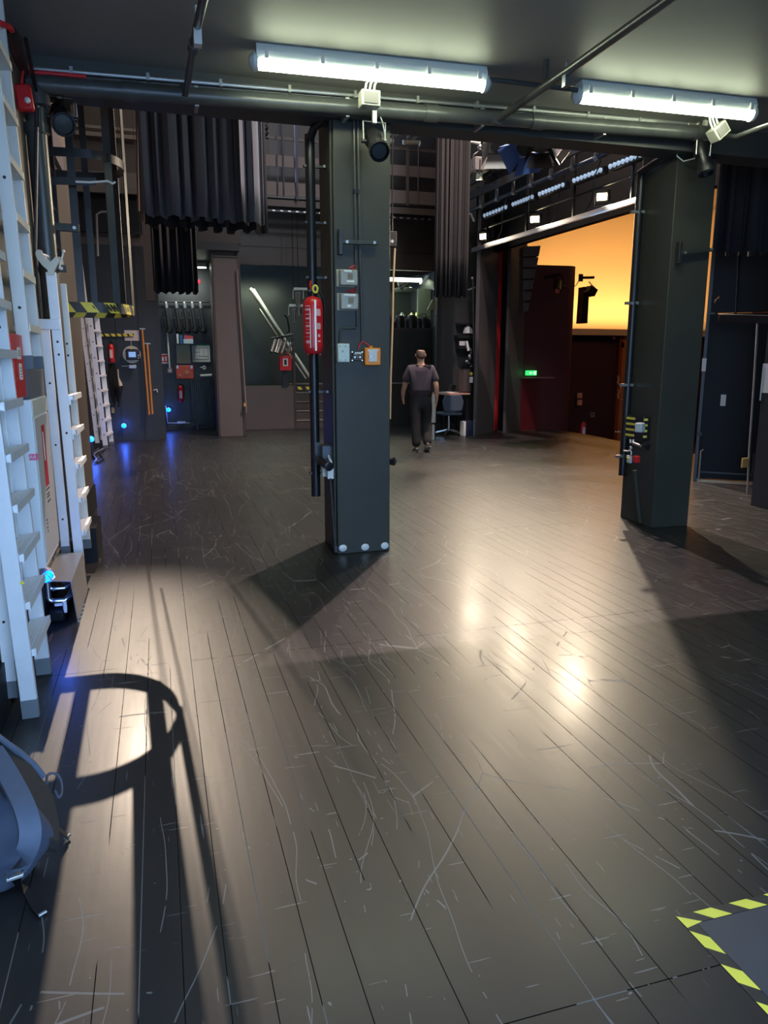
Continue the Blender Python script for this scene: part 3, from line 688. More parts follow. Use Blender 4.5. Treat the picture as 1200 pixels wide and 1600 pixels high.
# caged ladder on the left wall beyond the beam
root = thing('caged_ladder', 'dark steel safety cage of a wall ladder with a yellow and black striped bottom hoop', 'ladder cage', (-.45, 6.5, 1.9))
def hoop(z, n=24):
    pts = [V((-.715, 6.13, z)), V((-.58, 6.115, z))]
    for i in range(n + 1):
        a = -PI / 2 + PI * i / n; pts.append(V((-.42 + .262 * math.cos(a), 6.46 + .35 * math.sin(a), z)))
    return pts + [V((-.58, 6.81, z)), V((-.715, 6.80, z))]
for z in (2.98, 4.2, 5.4): MB().ribbon(hoop(z), .06, .008).done('hoop', STEEL, root)
hp = hoop(1.91); L_ = [0]
for i in range(len(hp) - 1): L_.append(L_[-1] + (hp[i + 1] - hp[i]).length)
b = MB(); k0 = 0; q = 0; pos = 0
pts_f = []
def at_len(s):
    for i in range(len(L_) - 1):
        if s <= L_[i + 1]: return hp[i].lerp(hp[i + 1], (s - L_[i]) / (L_[i + 1] - L_[i]))
    return hp[-1]
tot = L_[-1]; n = 60
b.ribbon([at_len(tot * i / n) for i in range(n + 1)], .075, .010, m=0)
b.done('striped_hoop', BLKT, root)
s = .03
while s < tot - .14:                       # slanted yellow stripes laid on both faces of the bottom hoop
    for side in (-1, 1):
        seg = []
        for t in (0, .35, .7, 1.0):
            p0 = at_len(s + t * .085); p1 = at_len(s + .05 + t * .085)
            tt = (at_len(s + t * .085 + .01) - p0).normalized(); nn_ = V((tt.y, -tt.x, 0)) * side * .0062
            seg.append((p0 + nn_ + V((0, 0, .0365)), p1 + nn_ + V((0, 0, -.0365))))
        vs = [q_ for pr in seg for q_ in pr]
        MB().add(vs, [(2 * i, 2 * i + 1, 2 * i + 3, 2 * i + 2) for i in range(3)]).done('yellow_stripe', YEL, root, smooth=False)
    s += .165
for i, (x, y) in enumerate(((-.51, 6.115), (-.264, 6.185), (-.157, 6.46), (-.237, 6.71), (-.465, 6.81))):
    w_ = (.055, .055, .05, .05, .05)[i]
    tx = (1, 0, 0) if i in (0, 4) else ((1, .35, 0) if i == 1 else ((.35, 1, 0) if i == 2 else (1, -.4, 0)))
    MB().bar((x, y, 1.88), (x, y, 5.6), .008, w_, tx).done('upright_strap', STEEL, root)
for y in (6.25, 6.72):
    MB().box((-.715, y - .02, 2.3), (-.68, y + .02, 6)).done('stile', STEEL, root)
for k in range(12): MB().cyl((-.70, 6.25, 2.4 + .28 * k), (-.70, 6.72, 2.4 + .28 * k), .012, n=8).done('rung', STEEL, root)
root = thing('flat_bar_rail', 'horizontal flat bar fixed between the left wall and the ladder cage', 'rail', (-.6, 6.0, 2.6))
MB().bar(V((-.72, 6.02, P(78, 283, Y=6.02).z)), P(150, 284, Y=6.02), .008, .05).done('bar', STEEL, root)
MB().tube([P(118, 284, Y=6.0), P(140, 285, Y=6.0), P(168, 283, Y=6.0), P(176, 287, Y=6.0), P(180, 284, Y=6.0)], .008, 6).done('cable', WIREW, root)
o = MB().box(P(77, 228, X=-.715) - V((0, .05, .05)), P(90, 228, X=-.715) + V((.03, .10, .02))).done('wall_switch', mk('switch_grey', (.09, .08, .09), .5)); tag(o, 'small grey switch box on the boarded wall between downpipe and ladder cage', 'switch')
# thin ropes and rods hanging in the tower behind the cage
for (u0, v0, u1, v1, Y, mt, lb) in ((163, 160, 172, 255, 9.0, ALUW, 'pale hanging rod behind the ladder cage, left of the drapes'), (216, 160, 221, 400, 10.2, STEEL, 'dark vertical rod at the left edge of the big drape'), (172, 300, 190, 420, 9.5, PIPE, 'grey vertical rod behind the ladder cage'), (176, 160, 200, 440, 8.5, STEEL, 'thin dark cable hanging right of the ladder cage')):
    a_ = P(u1, v1, Y=Y); o = MB().cyl(V((a_.x - .01, Y, 10.0)), a_, .004, n=6).done('hanging_rod', mt); tag(o, lb, 'rod')

# tall ladder leaning at the back
root = thing('extension_ladder', 'tall aluminium extension ladder leaning in the far left corner of the stage', 'ladder', (-1.0, 14.5, 0))
bn = lambda z, dx=0.: V((-.965 - .045 * z + dx, 14.2, z + .0))
ladder_rail(root, bn(0), bn(2.5), .085, .03, ALU, .05, holes=[.25 + .27 * k for k in range(8)])
ladder_rail(root, V((-.90, 14.85, 0)), V((-1.01, 14.85, 2.5)), .085, .03, ALU, .05)
ladder_rail(root, V((-1.10, 14.24, .10)), V((-1.27, 14.24, 3.75)), .075, .03, ALUW, .0, holes=[.2 + .3 * k for k in range(11)])
ladder_rail(root, V((-1.05, 14.80, .10)), V((-1.23, 14.80, 3.75)), .075, .03, ALUW, .0)
for k in range(9):
    z = .22 + .262 * k; MB().prism([bn(z, -.04), bn(z, .05), bn(z + .03, .05), bn(z + .03, -.04)], (.07, .64, 0)).done('rung', ALU, root)
for k in range(11):
    z = .35 + .3 * k; MB().box((-1.14 - .047 * z, 14.26, z), (-1.09 - .047 * z, 14.79, z + .03)).done('rung', ALUW, root)
for k in range(3):
    m = MB(); a = [V((-.95 - .08 * k + .05 * math.sin(t * 2 + k), 12.0 + t * .6, .02 + .012 * k)) for t in [i * .35 for i in range(10)]]
    m.tube(a, .014, 6); o = m.done('floor_cable', (BLKPL, GALV, BLKPL)[k]); tag(o, ('black cable on the floor along the far left wall', 'silver flexible hose on the floor along the far left wall', 'black cable on the floor nearest the far left wall')[k], 'cable')

# bag
root = thing('backpack', 'navy backpack with grey straps lying against the left wall near the camera', 'backpack', (-.55, 2.35, 0))
def Z_(u, v, z): return P(u, v, Z=z)
def slab(m, pts, z0=0.0, mm=0, drop=.12):
    top = [V(p) for p in pts]; bot = [V((p.x, p.y, z0)) for p in top]; n = len(top)
    return m.add(top + bot, [tuple(range(n)), tuple(range(n, 2 * n))] + [(i, (i + 1) % n, n + (i + 1) % n, n + i) for i in range(n)], mm)
rnd = random.Random(5)
# crumpled pouch: a lumpy closed body under the back panel
b = MB(); rows = []; n = 22
ctr = [Z_(-45, 1260, .10), Z_(-20, 1275, .12), Z_(5, 1290, .13), Z_(30, 1305, .12), Z_(55, 1318, .10), Z_(74, 1322, .07), Z_(86, 1322, .05)]
rad = [(.20, .22), (.21, .24), (.19, .23), (.15, .19), (.105, .14), (.07, .09), (.02, .03)]
for j_, (c_, (rw, rh)) in enumerate(zip(ctr, rad)):
    row = []
    for k in range(n):
        a = 2 * PI * k / n; q_ = 1 + .07 * math.sin(4 * a + 1.7 * j_) + .05 * math.sin(7 * a - 2.3 * j_)
        p = V((c_.x - .02 + .03 * math.sin(a), c_.y + rw * math.cos(a) * q_, max(.004, c_.z + rh * .8 * math.sin(a) * q_))); p.x = max(p.x, -.715); row.append(p)
    rows.append(row)
b.add([p for r in rows for p in r], [(i * n + k, i * n + (k + 1) % n, (i + 1) * n + (k + 1) % n, (i + 1) * n + k) for i in range(len(rows) - 1) for k in range(n)] + [tuple(range(n)), tuple(range((len(rows) - 1) * n, len(rows) * n))])
o = b.done('bag_body', BAGM, root); sb = o.modifiers.new('s', 'SUBSURF'); sb.levels = 2; sb.render_levels = 2
bp_ = [(-10, 1150, .42), (20, 1170, .36), (48, 1196, .30), (70, 1222, .22), (84, 1240, .18), (91, 1262, .14), (94, 1290, .09), (93, 1318, .05), (80, 1312, .10), (60, 1285, .17), (40, 1262, .24), (20, 1236, .30), (0, 1210, .35), (-10, 1200, .36)]
o = MB().prism([Z_(*q_) for q_ in bp_], (-.012, 0, -.03)).done('back_panel', BAGB, root, bevel=.006)
def smooth_path(pts, m_=5):
    pts = [V(p) for p in pts]; out = []
    for i in range(len(pts) - 1):
        p0 = pts[max(i - 1, 0)]; p1 = pts[i]; p2 = pts[i + 1]; p3 = pts[min(i + 2, len(pts) - 1)]
        for q in range(m_):
            t = q / m_; out.append(.5 * ((2 * p1) + (p2 - p0) * t + (2 * p0 - 5 * p1 + 4 * p2 - p3) * t * t + (3 * p1 - p0 - 3 * p2 + p3) * t ** 3))
    return out + [pts[-1]]
st = [(-12, 1172, .41), (6, 1200, .385), (24, 1232, .36), (38, 1262, .335), (46, 1292, .30), (45, 1318, .26), (36, 1342, .21), (24, 1360, .16)]
MB().ribbon(smooth_path([Z_(*q_) for q_ in st]), .012, .055, up=(.35, -.45, 1)).done('shoulder_strap', BAGS, root)
st = [(52, 1290, .27), (53, 1318, .23), (46, 1342, .185), (36, 1358, .15)]
MB().ribbon(smooth_path([Z_(*q_) for q_ in st]), .010, .022, up=(.35, -.45, 1)).done('shoulder_strap', BAGS, root)
c = Z_(22, 1368, .12); MB().obox(c, (.045, .030, .012), Matrix.Rotation(.3, 3, 'Z')).done('buckle', GALV, root, bevel=.003)
MB().tube([Z_(-8, 1146, .43), Z_(10, 1161, .39), Z_(30, 1176, .345), Z_(52, 1196, .29), Z_(68, 1214, .245)], [.008, .009, .011, .012, .009], 8).done('carry_handle', BAGS, root)
lp = smooth_path([Z_(*q_) for q_ in [(73, 1224, .16), (74, 1212, .16), (82, 1208, .15), (91, 1212, .14), (96, 1224, .12), (96, 1240, .11), (91, 1246, .11), (86, 1236, .12)]], 4)
MB().tube(lp, .0045, 6).done('loop', BAGS, root)
MB().ribbon([Z_(92, 1296, .05), Z_(106, 1308, .012)], .004, .028, up=(.3, 0, 1)).done('side_tab', BLKPL, root); MB().cyl(Z_(101, 1311, .012), Z_(109, 1304, .012), .005).done('tab_slider', GALV, root)
MB().ribbon([Z_(24, 1372, .1), Z_(40, 1392, .02), Z_(58, 1416, .008), Z_(68, 1428, .008)], .004, .03, up=(0, 0, 1)).done('strap_end', BLKPL, root); MB().cyl(Z_(60, 1431, .01), Z_(72, 1424, .01), .005).done('tab_slider', GALV, root)
c = Z_(68, 1296, .11); MB().obox(c, (.012, .012, .03)).done('zip_pull', CHROME, root)

# floor tape
root = thing('floor_tape', 'yellow and black striped tape marking a square corner on the floor', 'tape', (1.29, 1.486, 0))
b = MB(); b.box((1.288, .6, .0), (1.325, 1.486, .0015)); b.box((1.325, 1.449, 0), (2.3, 1.486, .0015)); b.done('black_tape', BLKT, root, smooth=False)
b = MB(); z = .0017
y = 1.43
while y > .6:
    b.add([(1.288, y, z), (1.325, y - .035, z), (1.325, y - .095, z), (1.288, y - .06, z)], [(0, 1, 2, 3)]); y -= .118
x = 1.345
b.add([(1.288, 1.486, z), (1.345, 1.449, z), (1.29, 1.440, z)], [(0, 1, 2)])
while x < 2.3:
    b.add([(x + .0, 1.486, z), (x + .06, 1.486, z), (x + .10, 1.449, z), (x + .04, 1.449, z)], [(0, 1, 2, 3)]); x += .12
b.done('yellow_stripe', YEL, root, smooth=False)
tag(MB().box((1.327, .6, .0), (2.3, 1.447, .0012)).done('floor_patch', mk('patch_grey', (.040, .044, .052), .5, var=.15)), 'plain dark grey floor patch inside the striped tape corner', 'floor patch')

# ================================================================== CENTRAL PILLAR
c0 = P(481, 215, Y=5.9); c1 = P(499, 774, Y=5.9)
root = thing('pillar_pipe', 'black vertical pipe clamped to the left side of the central pillar', 'pipe', (1.2, 5.9, .43))
XP = 1.185
MB().cyl((XP, 5.88, .44), (XP, 5.88, 3.17), .038, n=16).done('pipe', BLKMT, root)
MB().tube([(XP, 5.86, 3.14), (XP + .02, 5.80, 3.20), (XP + .08, 5.70, 3.24)], .030, 12).done('bend', BLKMT, root)
for z in (2.95, 2.15, 1.28, .63, 2.55): MB().box((XP - .05, 5.86, z - .008), (1.305, 5.90, z + .008)).done('clamp', STEEL, root); MB().cyl((1.285, 5.87, z), (1.285, 5.84, z), .010).done('bolt', GALV, root)
root = thing('fire_extinguisher', 'large red fire extinguisher hanging beside the central pillar', 'extinguisher', (1.155, 5.70, 1.58))
ex = V((1.150, 5.70, 1.575))
MB().lathe([(.001, 0), (.055, 0), (.072, .02), (.0765, .05), (.0765, .345), (.068, .385), (.045, .41), (.022, .42), (.001, .422)], ex, 24).done('cylinder', RED, root)
for k, (zz, w0, w1, h) in enumerate(((.345, .5, 1.1, .006), (.32, .5, 1.15, .014), (.285, .5, 1.1, .006), (.255, .6, 1.1, .012), (.225, .5, 1.15, .003), (.20, .6, 1.1, .014), (.175, .5, 1.15, .003), (.15, .65, 1.1, .010), (.12, .5, 1.15, .003), (.085, .6, 1.1, .022), (.30, -.7, -.15, .05), (.20, -.7, -.2, .045), (.13, -.6, -.3, .02), (.09, -.65, -.3, .012))):
    vs = []; n = 6
    for i in range(n + 1):
        a = -PI / 2 - (w0 + (w1 - w0) * i / n); a = -PI / 2 - w1 * .9 + (w1 - w0) * .9 * i / n
        vs += [ex + V((.0772 * math.cos(a), .0772 * math.sin(a), zz - h / 2)), ex + V((.0772 * math.cos(a), .0772 * math.sin(a), zz + h / 2))]
    MB().add(vs, [(2 * i, 2 * i + 2, 2 * i + 3, 2 * i + 1) for i in range(n)]).done('label_print', mk('label_pink', (.80, .42, .40), .5), root, smooth=False)
m = MB(); m.box(ex + V((-.040, -.0785, .04)), ex + V((-.034, -.069, .33))); 
m.done('label_edge', PAPER, root)
MB().box(ex + V((-.004, -.0790, .02)), ex + V((.010, -.0775, .39))).done('pale_strip', mk('strip', (.9, .75, .6), .15), root)  # narrow pale glossy strip down the front of the cylinder
MB().cyl(ex + V((0, 0, .42)), ex + V((0, 0, .455)), .016).box(ex + V((-.03, -.012, .455)), ex + V((.045, .012, .468))).box(ex + V((-.01, -.012, .475)), ex + V((.05, .012, .485))).done('valve', BLKMT, root)
m = MB(); ring = [ex + V((.015 + .018 * math.cos(a), -.03, .47 + .026 * math.sin(a))) for a in [2 * PI * i / 14 for i in range(15)]]
m.tube(ring, .008, 6); m.done('yellow_seal', YEL, root)
MB().tube([ex + V((-.012, -.01, .47)), ex + V((-.02, -.01, .50)), ex + V((-.012, 0, .53))], .008, 6).done('pull_pin', RED, root)
MB().tube([ex + V((.045, 0, .465)), ex + V((.085, -.01, .40)), ex + V((.09, 0, .25)), ex + V((.082, 0, .08))], .010, 8).done('hose', BLKPL, root)
MB().box(ex + V((-.08, .0, .30)), ex + V((.09, .09, .33))).box(ex + V((.06, .03, .28)), ex + V((.10, .10, .36))).done('wall_bracket', BLKMT, root)
for k in (-1, 0, 1): MB().cyl(ex + V((k * .045, -.02, -.012)), ex + V((k * .045, -.02, .004)), .008).done('foot', RED, root)

YF = 5.635
def onp(u, v, d=0.): return P(u, v, Y=YF - d)
def box_on(name, u0, v0, u1, v1, dep, mat, label=None, cat=None, parent=None, bevel=.004, off=0., group=None):
    a = onp(u0, v0); b_ = onp(u1, v1)
    o = MB().box((a.x, YF - dep - off, b_.z), (b_.x, YF - off, a.z)).done(name, mat, parent, bevel=bevel)
    if label: tag(o, label, cat, group)
    return o
for i, (v0, lb) in enumerate(((421, 'smoked transparent detector box on the central pillar, the upper of two'), (458, 'smoked transparent detector box on the central pillar, the lower of two'))):
    a = onp(525 + i, v0); root = thing('detector_box', lb, 'detector box', (a.x, YF, a.z), group='smoked boxes on the central pillar')
    box_on('back_plate', 525 + i, v0, 555 + i, v0 + 28, .012, BEIGE, parent=root)
    box_on('cover', 528 + i, v0 + 1, 556 + i, v0 + 27, .055, BEIGEG, parent=root, off=.012, bevel=.008)
    box_on('label', (534, 534)[i], v0 + 2, (546, 552)[i], v0 + 6, .002, PAPER, parent=root, off=.068, bevel=0)
    box_on('lamp_window', 538 + i, v0 + (18, 19)[i], (550, 545)[i], v0 + 22 + i, .002, mk('cream_window', (.75, .72, .55), .3), parent=root, off=.068, bevel=0)
    box_on('inner_board', 540 + i, v0 + 8, 548 + i, v0 + 17, .002, mk('inner_board', (.17, .13, .06), .4), parent=root, off=.068, bevel=0)
a = onp(558, v0); 
tag(MB().tube([onp(546, 419, .03), onp(552, 415.5, .03), onp(557, 415.5, .02), onp(557, 421, .02), onp(550, 419, .03)], .004, 5).done('red_wire', WIRER), 'loop of red wire above the upper detector box', 'wire')
tag(MB().tube([onp(541, 456, .03), onp(551, 452.5, .03), onp(558, 450, .02), onp(558, 456, .02), onp(548, 456, .03)], .004, 5).done('red_wire', WIRER), 'loop of red wire above the lower detector box', 'wire')
root = thing('pillar_conduit', 'grey conduit down the central pillar bending left to the white box', 'conduit', onp(555, 180))
MB().tube([onp(553, 181, .02), onp(556, 400, .02), onp(558.5, 500, .02), onp(558.5, 508, .02), onp(555.5, 512.5, .02), onp(536, 513, .02), onp(532.5, 516.5, .02), onp(531, 537, .02)], .0085, 8).done('tube', PIPE, root)
for v in (300, 470): MB().box(onp(556, v, .03) - V((.015, 0, .01)), onp(556, v, 0) + V((.02, 0, .01))).done('clip', BLKMT, root)
root = thing('pillar_conduit', 'grey conduit straight down the central pillar to the orange call point', 'conduit', onp(560, 180))
MB().tube([onp(559, 181, .02), onp(562.5, 400, .02), onp(566.5, 533, .02)], .0085, 8).done('tube', PIPE, root)
MB().tube([onp(566.5, 533, .02), onp(562, 538, .02), onp(560, 545, .03)], .004, 5).done('red_wire', WIRER, root)
MB().tube([onp(566.5, 533, .02), onp(572, 537, .02), onp(579, 542, .03)], .004, 5).done('red_wire', WIRER, root)
root = thing('junction_box', 'pale mint white junction box low on the left of the central pillar', 'junction box', onp(526, 566))
box_on('box', 525.5, 537, 544, 566, .05, MINT, parent=root, bevel=.006)
for u, v in ((531, 541), (540, 541), (531, 562.5), (540, 562.5)): MB().cyl(onp(u, v, .05), onp(u, v, .053), .006).done('screw', BEIGE, root)
MB().cyl(onp(535.5, 549, .05), onp(535.5, 549, .053), .009).done('centre_mark', BEIGE, root)
root = thing('socket_panel', 'small black connector panel with two round white rimmed sockets on the central pillar', 'socket panel', onp(549, 564))
box_on('plate', 550, 549, 566.5, 563.5, .03, BLKPL, parent=root, bevel=.003)
for u in (554.5, 562.5):
    c = onp(u, 558, .03); MB().tube([c + V((.017 * math.cos(a), -.003, .017 * math.sin(a))) for a in [2 * PI * i / 16 for i in range(17)]], .0042, 6).done('socket_ring', CHROME, root)
    MB().cyl(c, c + V((0, -.003, 0)), .005).done('socket_pin', CHROME, root)
box_on('label', 553, 550.5, 563, 553, .002, PAPER, parent=root, off=.03, bevel=0)
for u, v in ((550.5, 550), (566, 550), (550.5, 563), (566, 563)): MB().cyl(onp(u, v, .03), onp(u, v, .035), .004).done('screw', CHROME, root)
root = thing('manual_call_point', 'orange manual call point with a white window on the central pillar', 'call point', onp(568, 571))
box_on('case', 567.5, 543.5, 592, 571, .055, ORG, parent=root, bevel=.008)
box_on('window', 573.5, 549, 586, 565, .003, PAPER, parent=root, off=.055, bevel=.001)
box_on('label', 571.5, 546, 588, 549, .002, PAPER, parent=root, off=.055, bevel=0)
c = onp(579.7, 557, .058); MB().cyl(c, c + V((0, -.003, 0)), .010).done('button', GALV, root)
for s in (-1, 1): MB().add([c + V((s * .022, -.001, .004)), c + V((s * .022, -.001, -.004)), c + V((s * .015, -.001, 0))], [(0, 1, 2)]).done('arrow', BLKPL, root, smooth=False)
MB().cyl(onp(579.5, 543, .03), onp(579.5, 540.5, .03), .014).done('gland', ORG, root)
wall_latch(531, 378, 590, 380, 5.60, 'dark steel latch bracket across the upper face of the central pillar', .028)

root = thing('switch_box', 'grey-blue switch box with a cable plug low on the left of the central pillar', 'switch box', (1.24, 5.82, .7))
MB().box((1.215, 5.74, .655), (1.303, 5.92, .86)).done('case', mk('slate_case', (.10, .12, .15), .5), root, bevel=.006)
MB().box((1.245, 5.70, .67), (1.303, 5.745, .765)).done('cover', mk('slate_cover', (.075, .085, .11), .5), root, bevel=.004)
MB().box((1.175, 5.84, .70), (1.215, 5.94, .88)).done('side_frame', STEEL, root)
a = P(501, 720, Y=5.72); b_ = P(513, 728, Y=5.55)
MB().cyl(a, b_, .032, n=16).done('plug', BLKPL, root)
MB().lathe([(.001, 0), (.034, 0), (.036, .02), (.028, .024), (.001, .02)], b_, 16, R=(b_ - a).to_track_quat('Z', 'Y').to_matrix()).done('plug_rim', BLKMT, root)
MB().tube([P(513, 712, Y=5.7), P(517, 721, Y=5.62), P(519, 726, Y=5.6)], .008, 6).done('lever', WHITE, root)
MB().box(P(504, 730, Y=5.70), P(511, 743, Y=5.76)).done('white_box', MINT, root, bevel=.003)
MB().box(P(512, 732, Y=5.62), P(520, 747, Y=5.66)).done('white_box', WHITE, root, bevel=.004)
MB().cyl(P(516, 747, Y=5.62), (1.285, 5.645, .06), .006).done('thin_conduit', PIPE, root)
MB().box((1.27, 5.61, .02), (1.30, 5.64, .075)).done('foot_fitting', STEEL, root, bevel=.003)
root = thing('cable_connector', 'black round cable connector sticking out of the right side of the central pillar', 'connector', (1.78, 5.9, .69))
a = V((1.74, 5.88, .70)); b_ = P(616, 721, Y=5.80)
MB().cyl(a, b_, .028, n=14).cyl(b_ - (b_ - a).normalized() * .02, b_, .035, n=14).done('body', BLKPL, root)
MB().cyl(b_ + V((0, -.002, 0)), b_ + V((0, .01, 0)), .02).done('face', BLKMT, root)
tag(MB().box((1.74, 5.80, .57), (1.755, 5.83, .63)).done('white_clip', WHITE), 'small white clip under the connector on the central pillar', 'clip')

# ================================================================== RIGHT PILLAR
root = thing('pillar_pipe', 'black vertical pipe clamped to the left edge of the right pillar', 'pipe', (4.26, 6.2, .43))
MB().cyl((4.292, 6.21, .43), (4.292, 6.21, 3.2), .036, n=16).done('pipe', BLKMT, root)
for z in (2.85, 2.05, 1.30, .62): MB().box((4.20, 6.18, z - .012), (4.33, 6.21, z + .012)).cyl((4.30, 6.17, z), (4.30, 6.15, z), .014).done('clamp', GALV, root)
MB().tube([(4.255, 6.18, 3.18), (4.27, 6.0, 3.22), (4.28, 5.8, 3.24)], .028, 10).done('bend', BLKMT, root)
XR = 4.31
root = thing('switch_gear', 'black switch box with yellow labels and a grey plug on the right pillar', 'switch box', (4.28, 6.0, .85))
MB().box((4.24, 5.86, .80), (4.325, 6.12, 1.02)).done('case', BLKPL, root, bevel=.006)
for k in range(4): MB().box((4.234, 5.985 + .0 * k, 1.005 - k * .052), (4.239, 6.115, .985 - k * .052)).box((4.245, 5.8575, 1.005 - k * .052), (4.285, 5.859, .985 - k * .052)).done('yellow_label', YEL, root, smooth=False)
c = P(1000, 668, Y=5.80); MB().obox(c, (.07, .07, .085), Matrix.Rotation(.4, 3, 'Z')).done('grey_plug', WIREG, root, bevel=.01)
MB().cyl(P(989, 692, Y=5.86), P(1004, 698, Y=5.74), .012).done('handle_bar', GALV, root)
c = P(1012, 698, Y=5.68); MB().cyl(c + V((0, .05, 0)), c, .03, n=14).cyl(c, c + V((0, -.01, 0)), .022).done('round_connector', BLKPL, root)
MB().tube([P(975, 704, Y=6.1), P(982, 705, Y=5.95), P(987, 700, Y=5.86), P(985, 698, Y=5.84)], .008, 6).done('cable', WIREW, root)
for u in (985, 989.5): MB().cyl(P(u, 687, Y=5.88), P(u, 692, Y=5.88), .008).done('gland', WIREW, root)
root = thing('emergency_switch', 'red and grey switch on the left side of the right pillar', 'switch', P(988, 722, Y=5.88))
MB().box(P(979, 711, Y=5.94), P(988, 724, Y=5.88)).done('grey_case', WIREG, root, bevel=.008)
MB().box(P(989, 712, Y=5.86), P(1000, 723, Y=5.80)).done('red_case', RED, root, bevel=.003)
MB().ball(P(981.5, 716, Y=5.87), .012).done('button', YEL, root)
tag(MB().tube([P(986, 711, Y=5.88), P(986.5, 706, Y=5.88), P(984, 703, Y=5.9)], .006, 6).done('white_cable', WIREW), 'white cable above the red switch on the right pillar', 'cable')
tag(MB().cyl(P(992, 735, Y=5.86), (4.285, 5.87, .03), .022, n=10).done('thin_pipe', PILL), 'thin pipe down the lower left side of the right pillar', 'pipe')
wall_latch(1061, 395, 1114, 390, 5.70, 'dark steel latch bracket across the right pillar near the wing drapes', .03)
tag(MB().tube([P(1055, 222, Y=5.70), P(1058, 244, Y=5.70), P(1068, 252, Y=5.68), P(1084, 248, Y=5.6), P(1096, 243, Y=5.5)], .005, 6).done('spot_cable', WIREG), 'grey cable curving from the right pillar to its spotlight', 'cable')
tag(MB().cyl(P(1000, 238, Y=5.95), P(1050, 222, Y=5.70), .02).done('bracket_tube', PIPE), 'short slanted tube at the top of the right pillar', 'tube')
MBc = MB().cyl((4.72, 5.95, .68), (4.80, 5.92, .68), .028, n=12)
tag(MBc.done('cable_connector', BLKPL), 'black round connector on the right side of the right pillar', 'connector')

# ================================================================== RIGHT WING
root = thing('wing_door', 'dark navy stage door with two white tape strips and a kick rail behind the right pillar', 'door', (6.9, 7.7, 0))
dv = (Bq - A); yaw = math.atan2(dv.y, dv.x)
Rz = Matrix.Rotation(yaw, 3, 'Z')
DL = dv.length
def ondoor(u, v):
    d_ = P(u, v, Y=1) - V((0, 0, 1.5)); t = (A + nn * .013).dot(nn) / d_.dot(nn); return V((d_.x * t, d_.y * t, 1.5 + d_.z * t))
def D(s, z, off=0.): return A + dv.normalized() * s + nn * off + V((0, 0, z))
def dbox(s0, s1, z0, z1, off, th): return MB().prism([D(s0, z0, off), D(s1, z0, off), D(s1, z0, off + th), D(s0, z0, off + th)], (0, 0, z1 - z0))
dbox(.02, DL - .06, .05, 2.10, -.03, .04).done('leaf', NAVY, root, bevel=.003)
dbox(.03, DL - .10, .0, .035, .01, .02).done('threshold', mk('threshold', (.6, .45, .3), .5), root)
for u, v, w2, h in ((1100, 570, .05, .16), (1130, 625.5, .06, .14)):
    p = P(u, v, Y=7.5); pp = None
    d_ = P(u, v, Y=1) - V((0, 0, 1.5)); t = (A + nn * .013 - V((0, 0, 0))).dot(nn) / d_.dot(nn); q_ = V((d_.x * t, d_.y * t, 1.5 + d_.z * t))
    s_ = (q_ - A).dot(dv.normalized())
    dbox(s_ - w2 / 2, s_ + w2 / 2, q_.z - h / 2, q_.z + h / 2, .011, .002).done('tape_strip', TAPEW, root)
MB().tube([D(.08, .42, .03), D(.05, .40, .03), D(.05, .02, .03)], .012, 6).done('bolt_rod', GALV, root)
MB().cyl(D(.02, .62, .0), D(.02, .62, .05), .025).done('knob', BLKPL, root)
dbox(.04, DL - .08, .12, .14, .011, .006).done('kick_rail', STEEL, root)
dbox(DL - .12, DL - .10, .05, .40, .011, .02).done('side_bolt', STEEL, root)
root = thing('door_frame', 'dark door frame post beside the navy stage door', 'door frame', (7.17, 7.45, 0))
dbox(DL - .05, DL + .03, 0, 2.12, -.03, .10).done('post', NAVY, root, bevel=.004)
dbox(DL - .03, DL - .02, 0, 2.0, .075, .006).done('edge_strip', GALV, root)
tag(MB().tube([P(1184, 500, Y=7.0), P(1178, 600, Y=7.0), P(1171, 700, Y=7.0), V((P(1167, 780, Y=7.0).x, 7.0, .0))], .011, 8).done('white_trunking', mk('dull_white', (.35, .36, .42), .5)), 'white vertical trunking in the gap right of the stage door', 'trunking')
tag(MB().box(P(1161, 716, Y=6.98), P(1167, 730, Y=7.0)).done('brass_box', mk('brass_box', (.65, .42, .15), .4)), 'small brass coloured box at the foot of the white trunking', 'box')
tag(MB().box(P(1178, 632, X=7.36), P(1188, 655, X=7.40)).done('connector_panel', BLKPL), 'small black connector panel deep in the gap by the stage door', 'panel')
m = MB()
for k in range(4): m.box(P(1180, 634 + 5 * k, X=7.35), P(1187, 636 + 5 * k, X=7.36))
tag(m.done('panel_label', mk('dim_yellow', (.3, .26, .06), .5)), 'dim yellow label lines on the connector panel in the gap', 'label')
root = thing('equipment_shelf', 'dark horizontal plank shelf above the stage door', 'shelf', P(1128, 498, Y=6.9))
MB().bar(P(1128, 497, Y=7.3), P(1215, 500, Y=6.55), .10, .09).done('plank', NAVY, root, bevel=.004)
tag(MB().box((6.044, 6.0, 1.20), (6.049, 6.40, 1.50)).box((6.035, 6.401, 1.12), (6.22, 6.404, 1.50)).done('tape_strip', TAPEW), 'long white tape strip on the corner of the right wall', 'tape')
q1 = ondoor(1116, 474); q2 = ondoor(1124, 462); tag(MB().prism([q1, q2, q2 + V((0, 0, -.03)), q1 + V((0, 0, .04))], nn * .004).done('paint_chip', mk('chip', (.5, .25, .1), .6)), 'orange paint chip on the wall above the stage door', 'paint chip')
tag(MB().cyl(ondoor(1149, 490), ondoor(1154, 385), .014).done('vertical_rod', STEEL), 'thin rod on the wall above the stage door', 'rod')

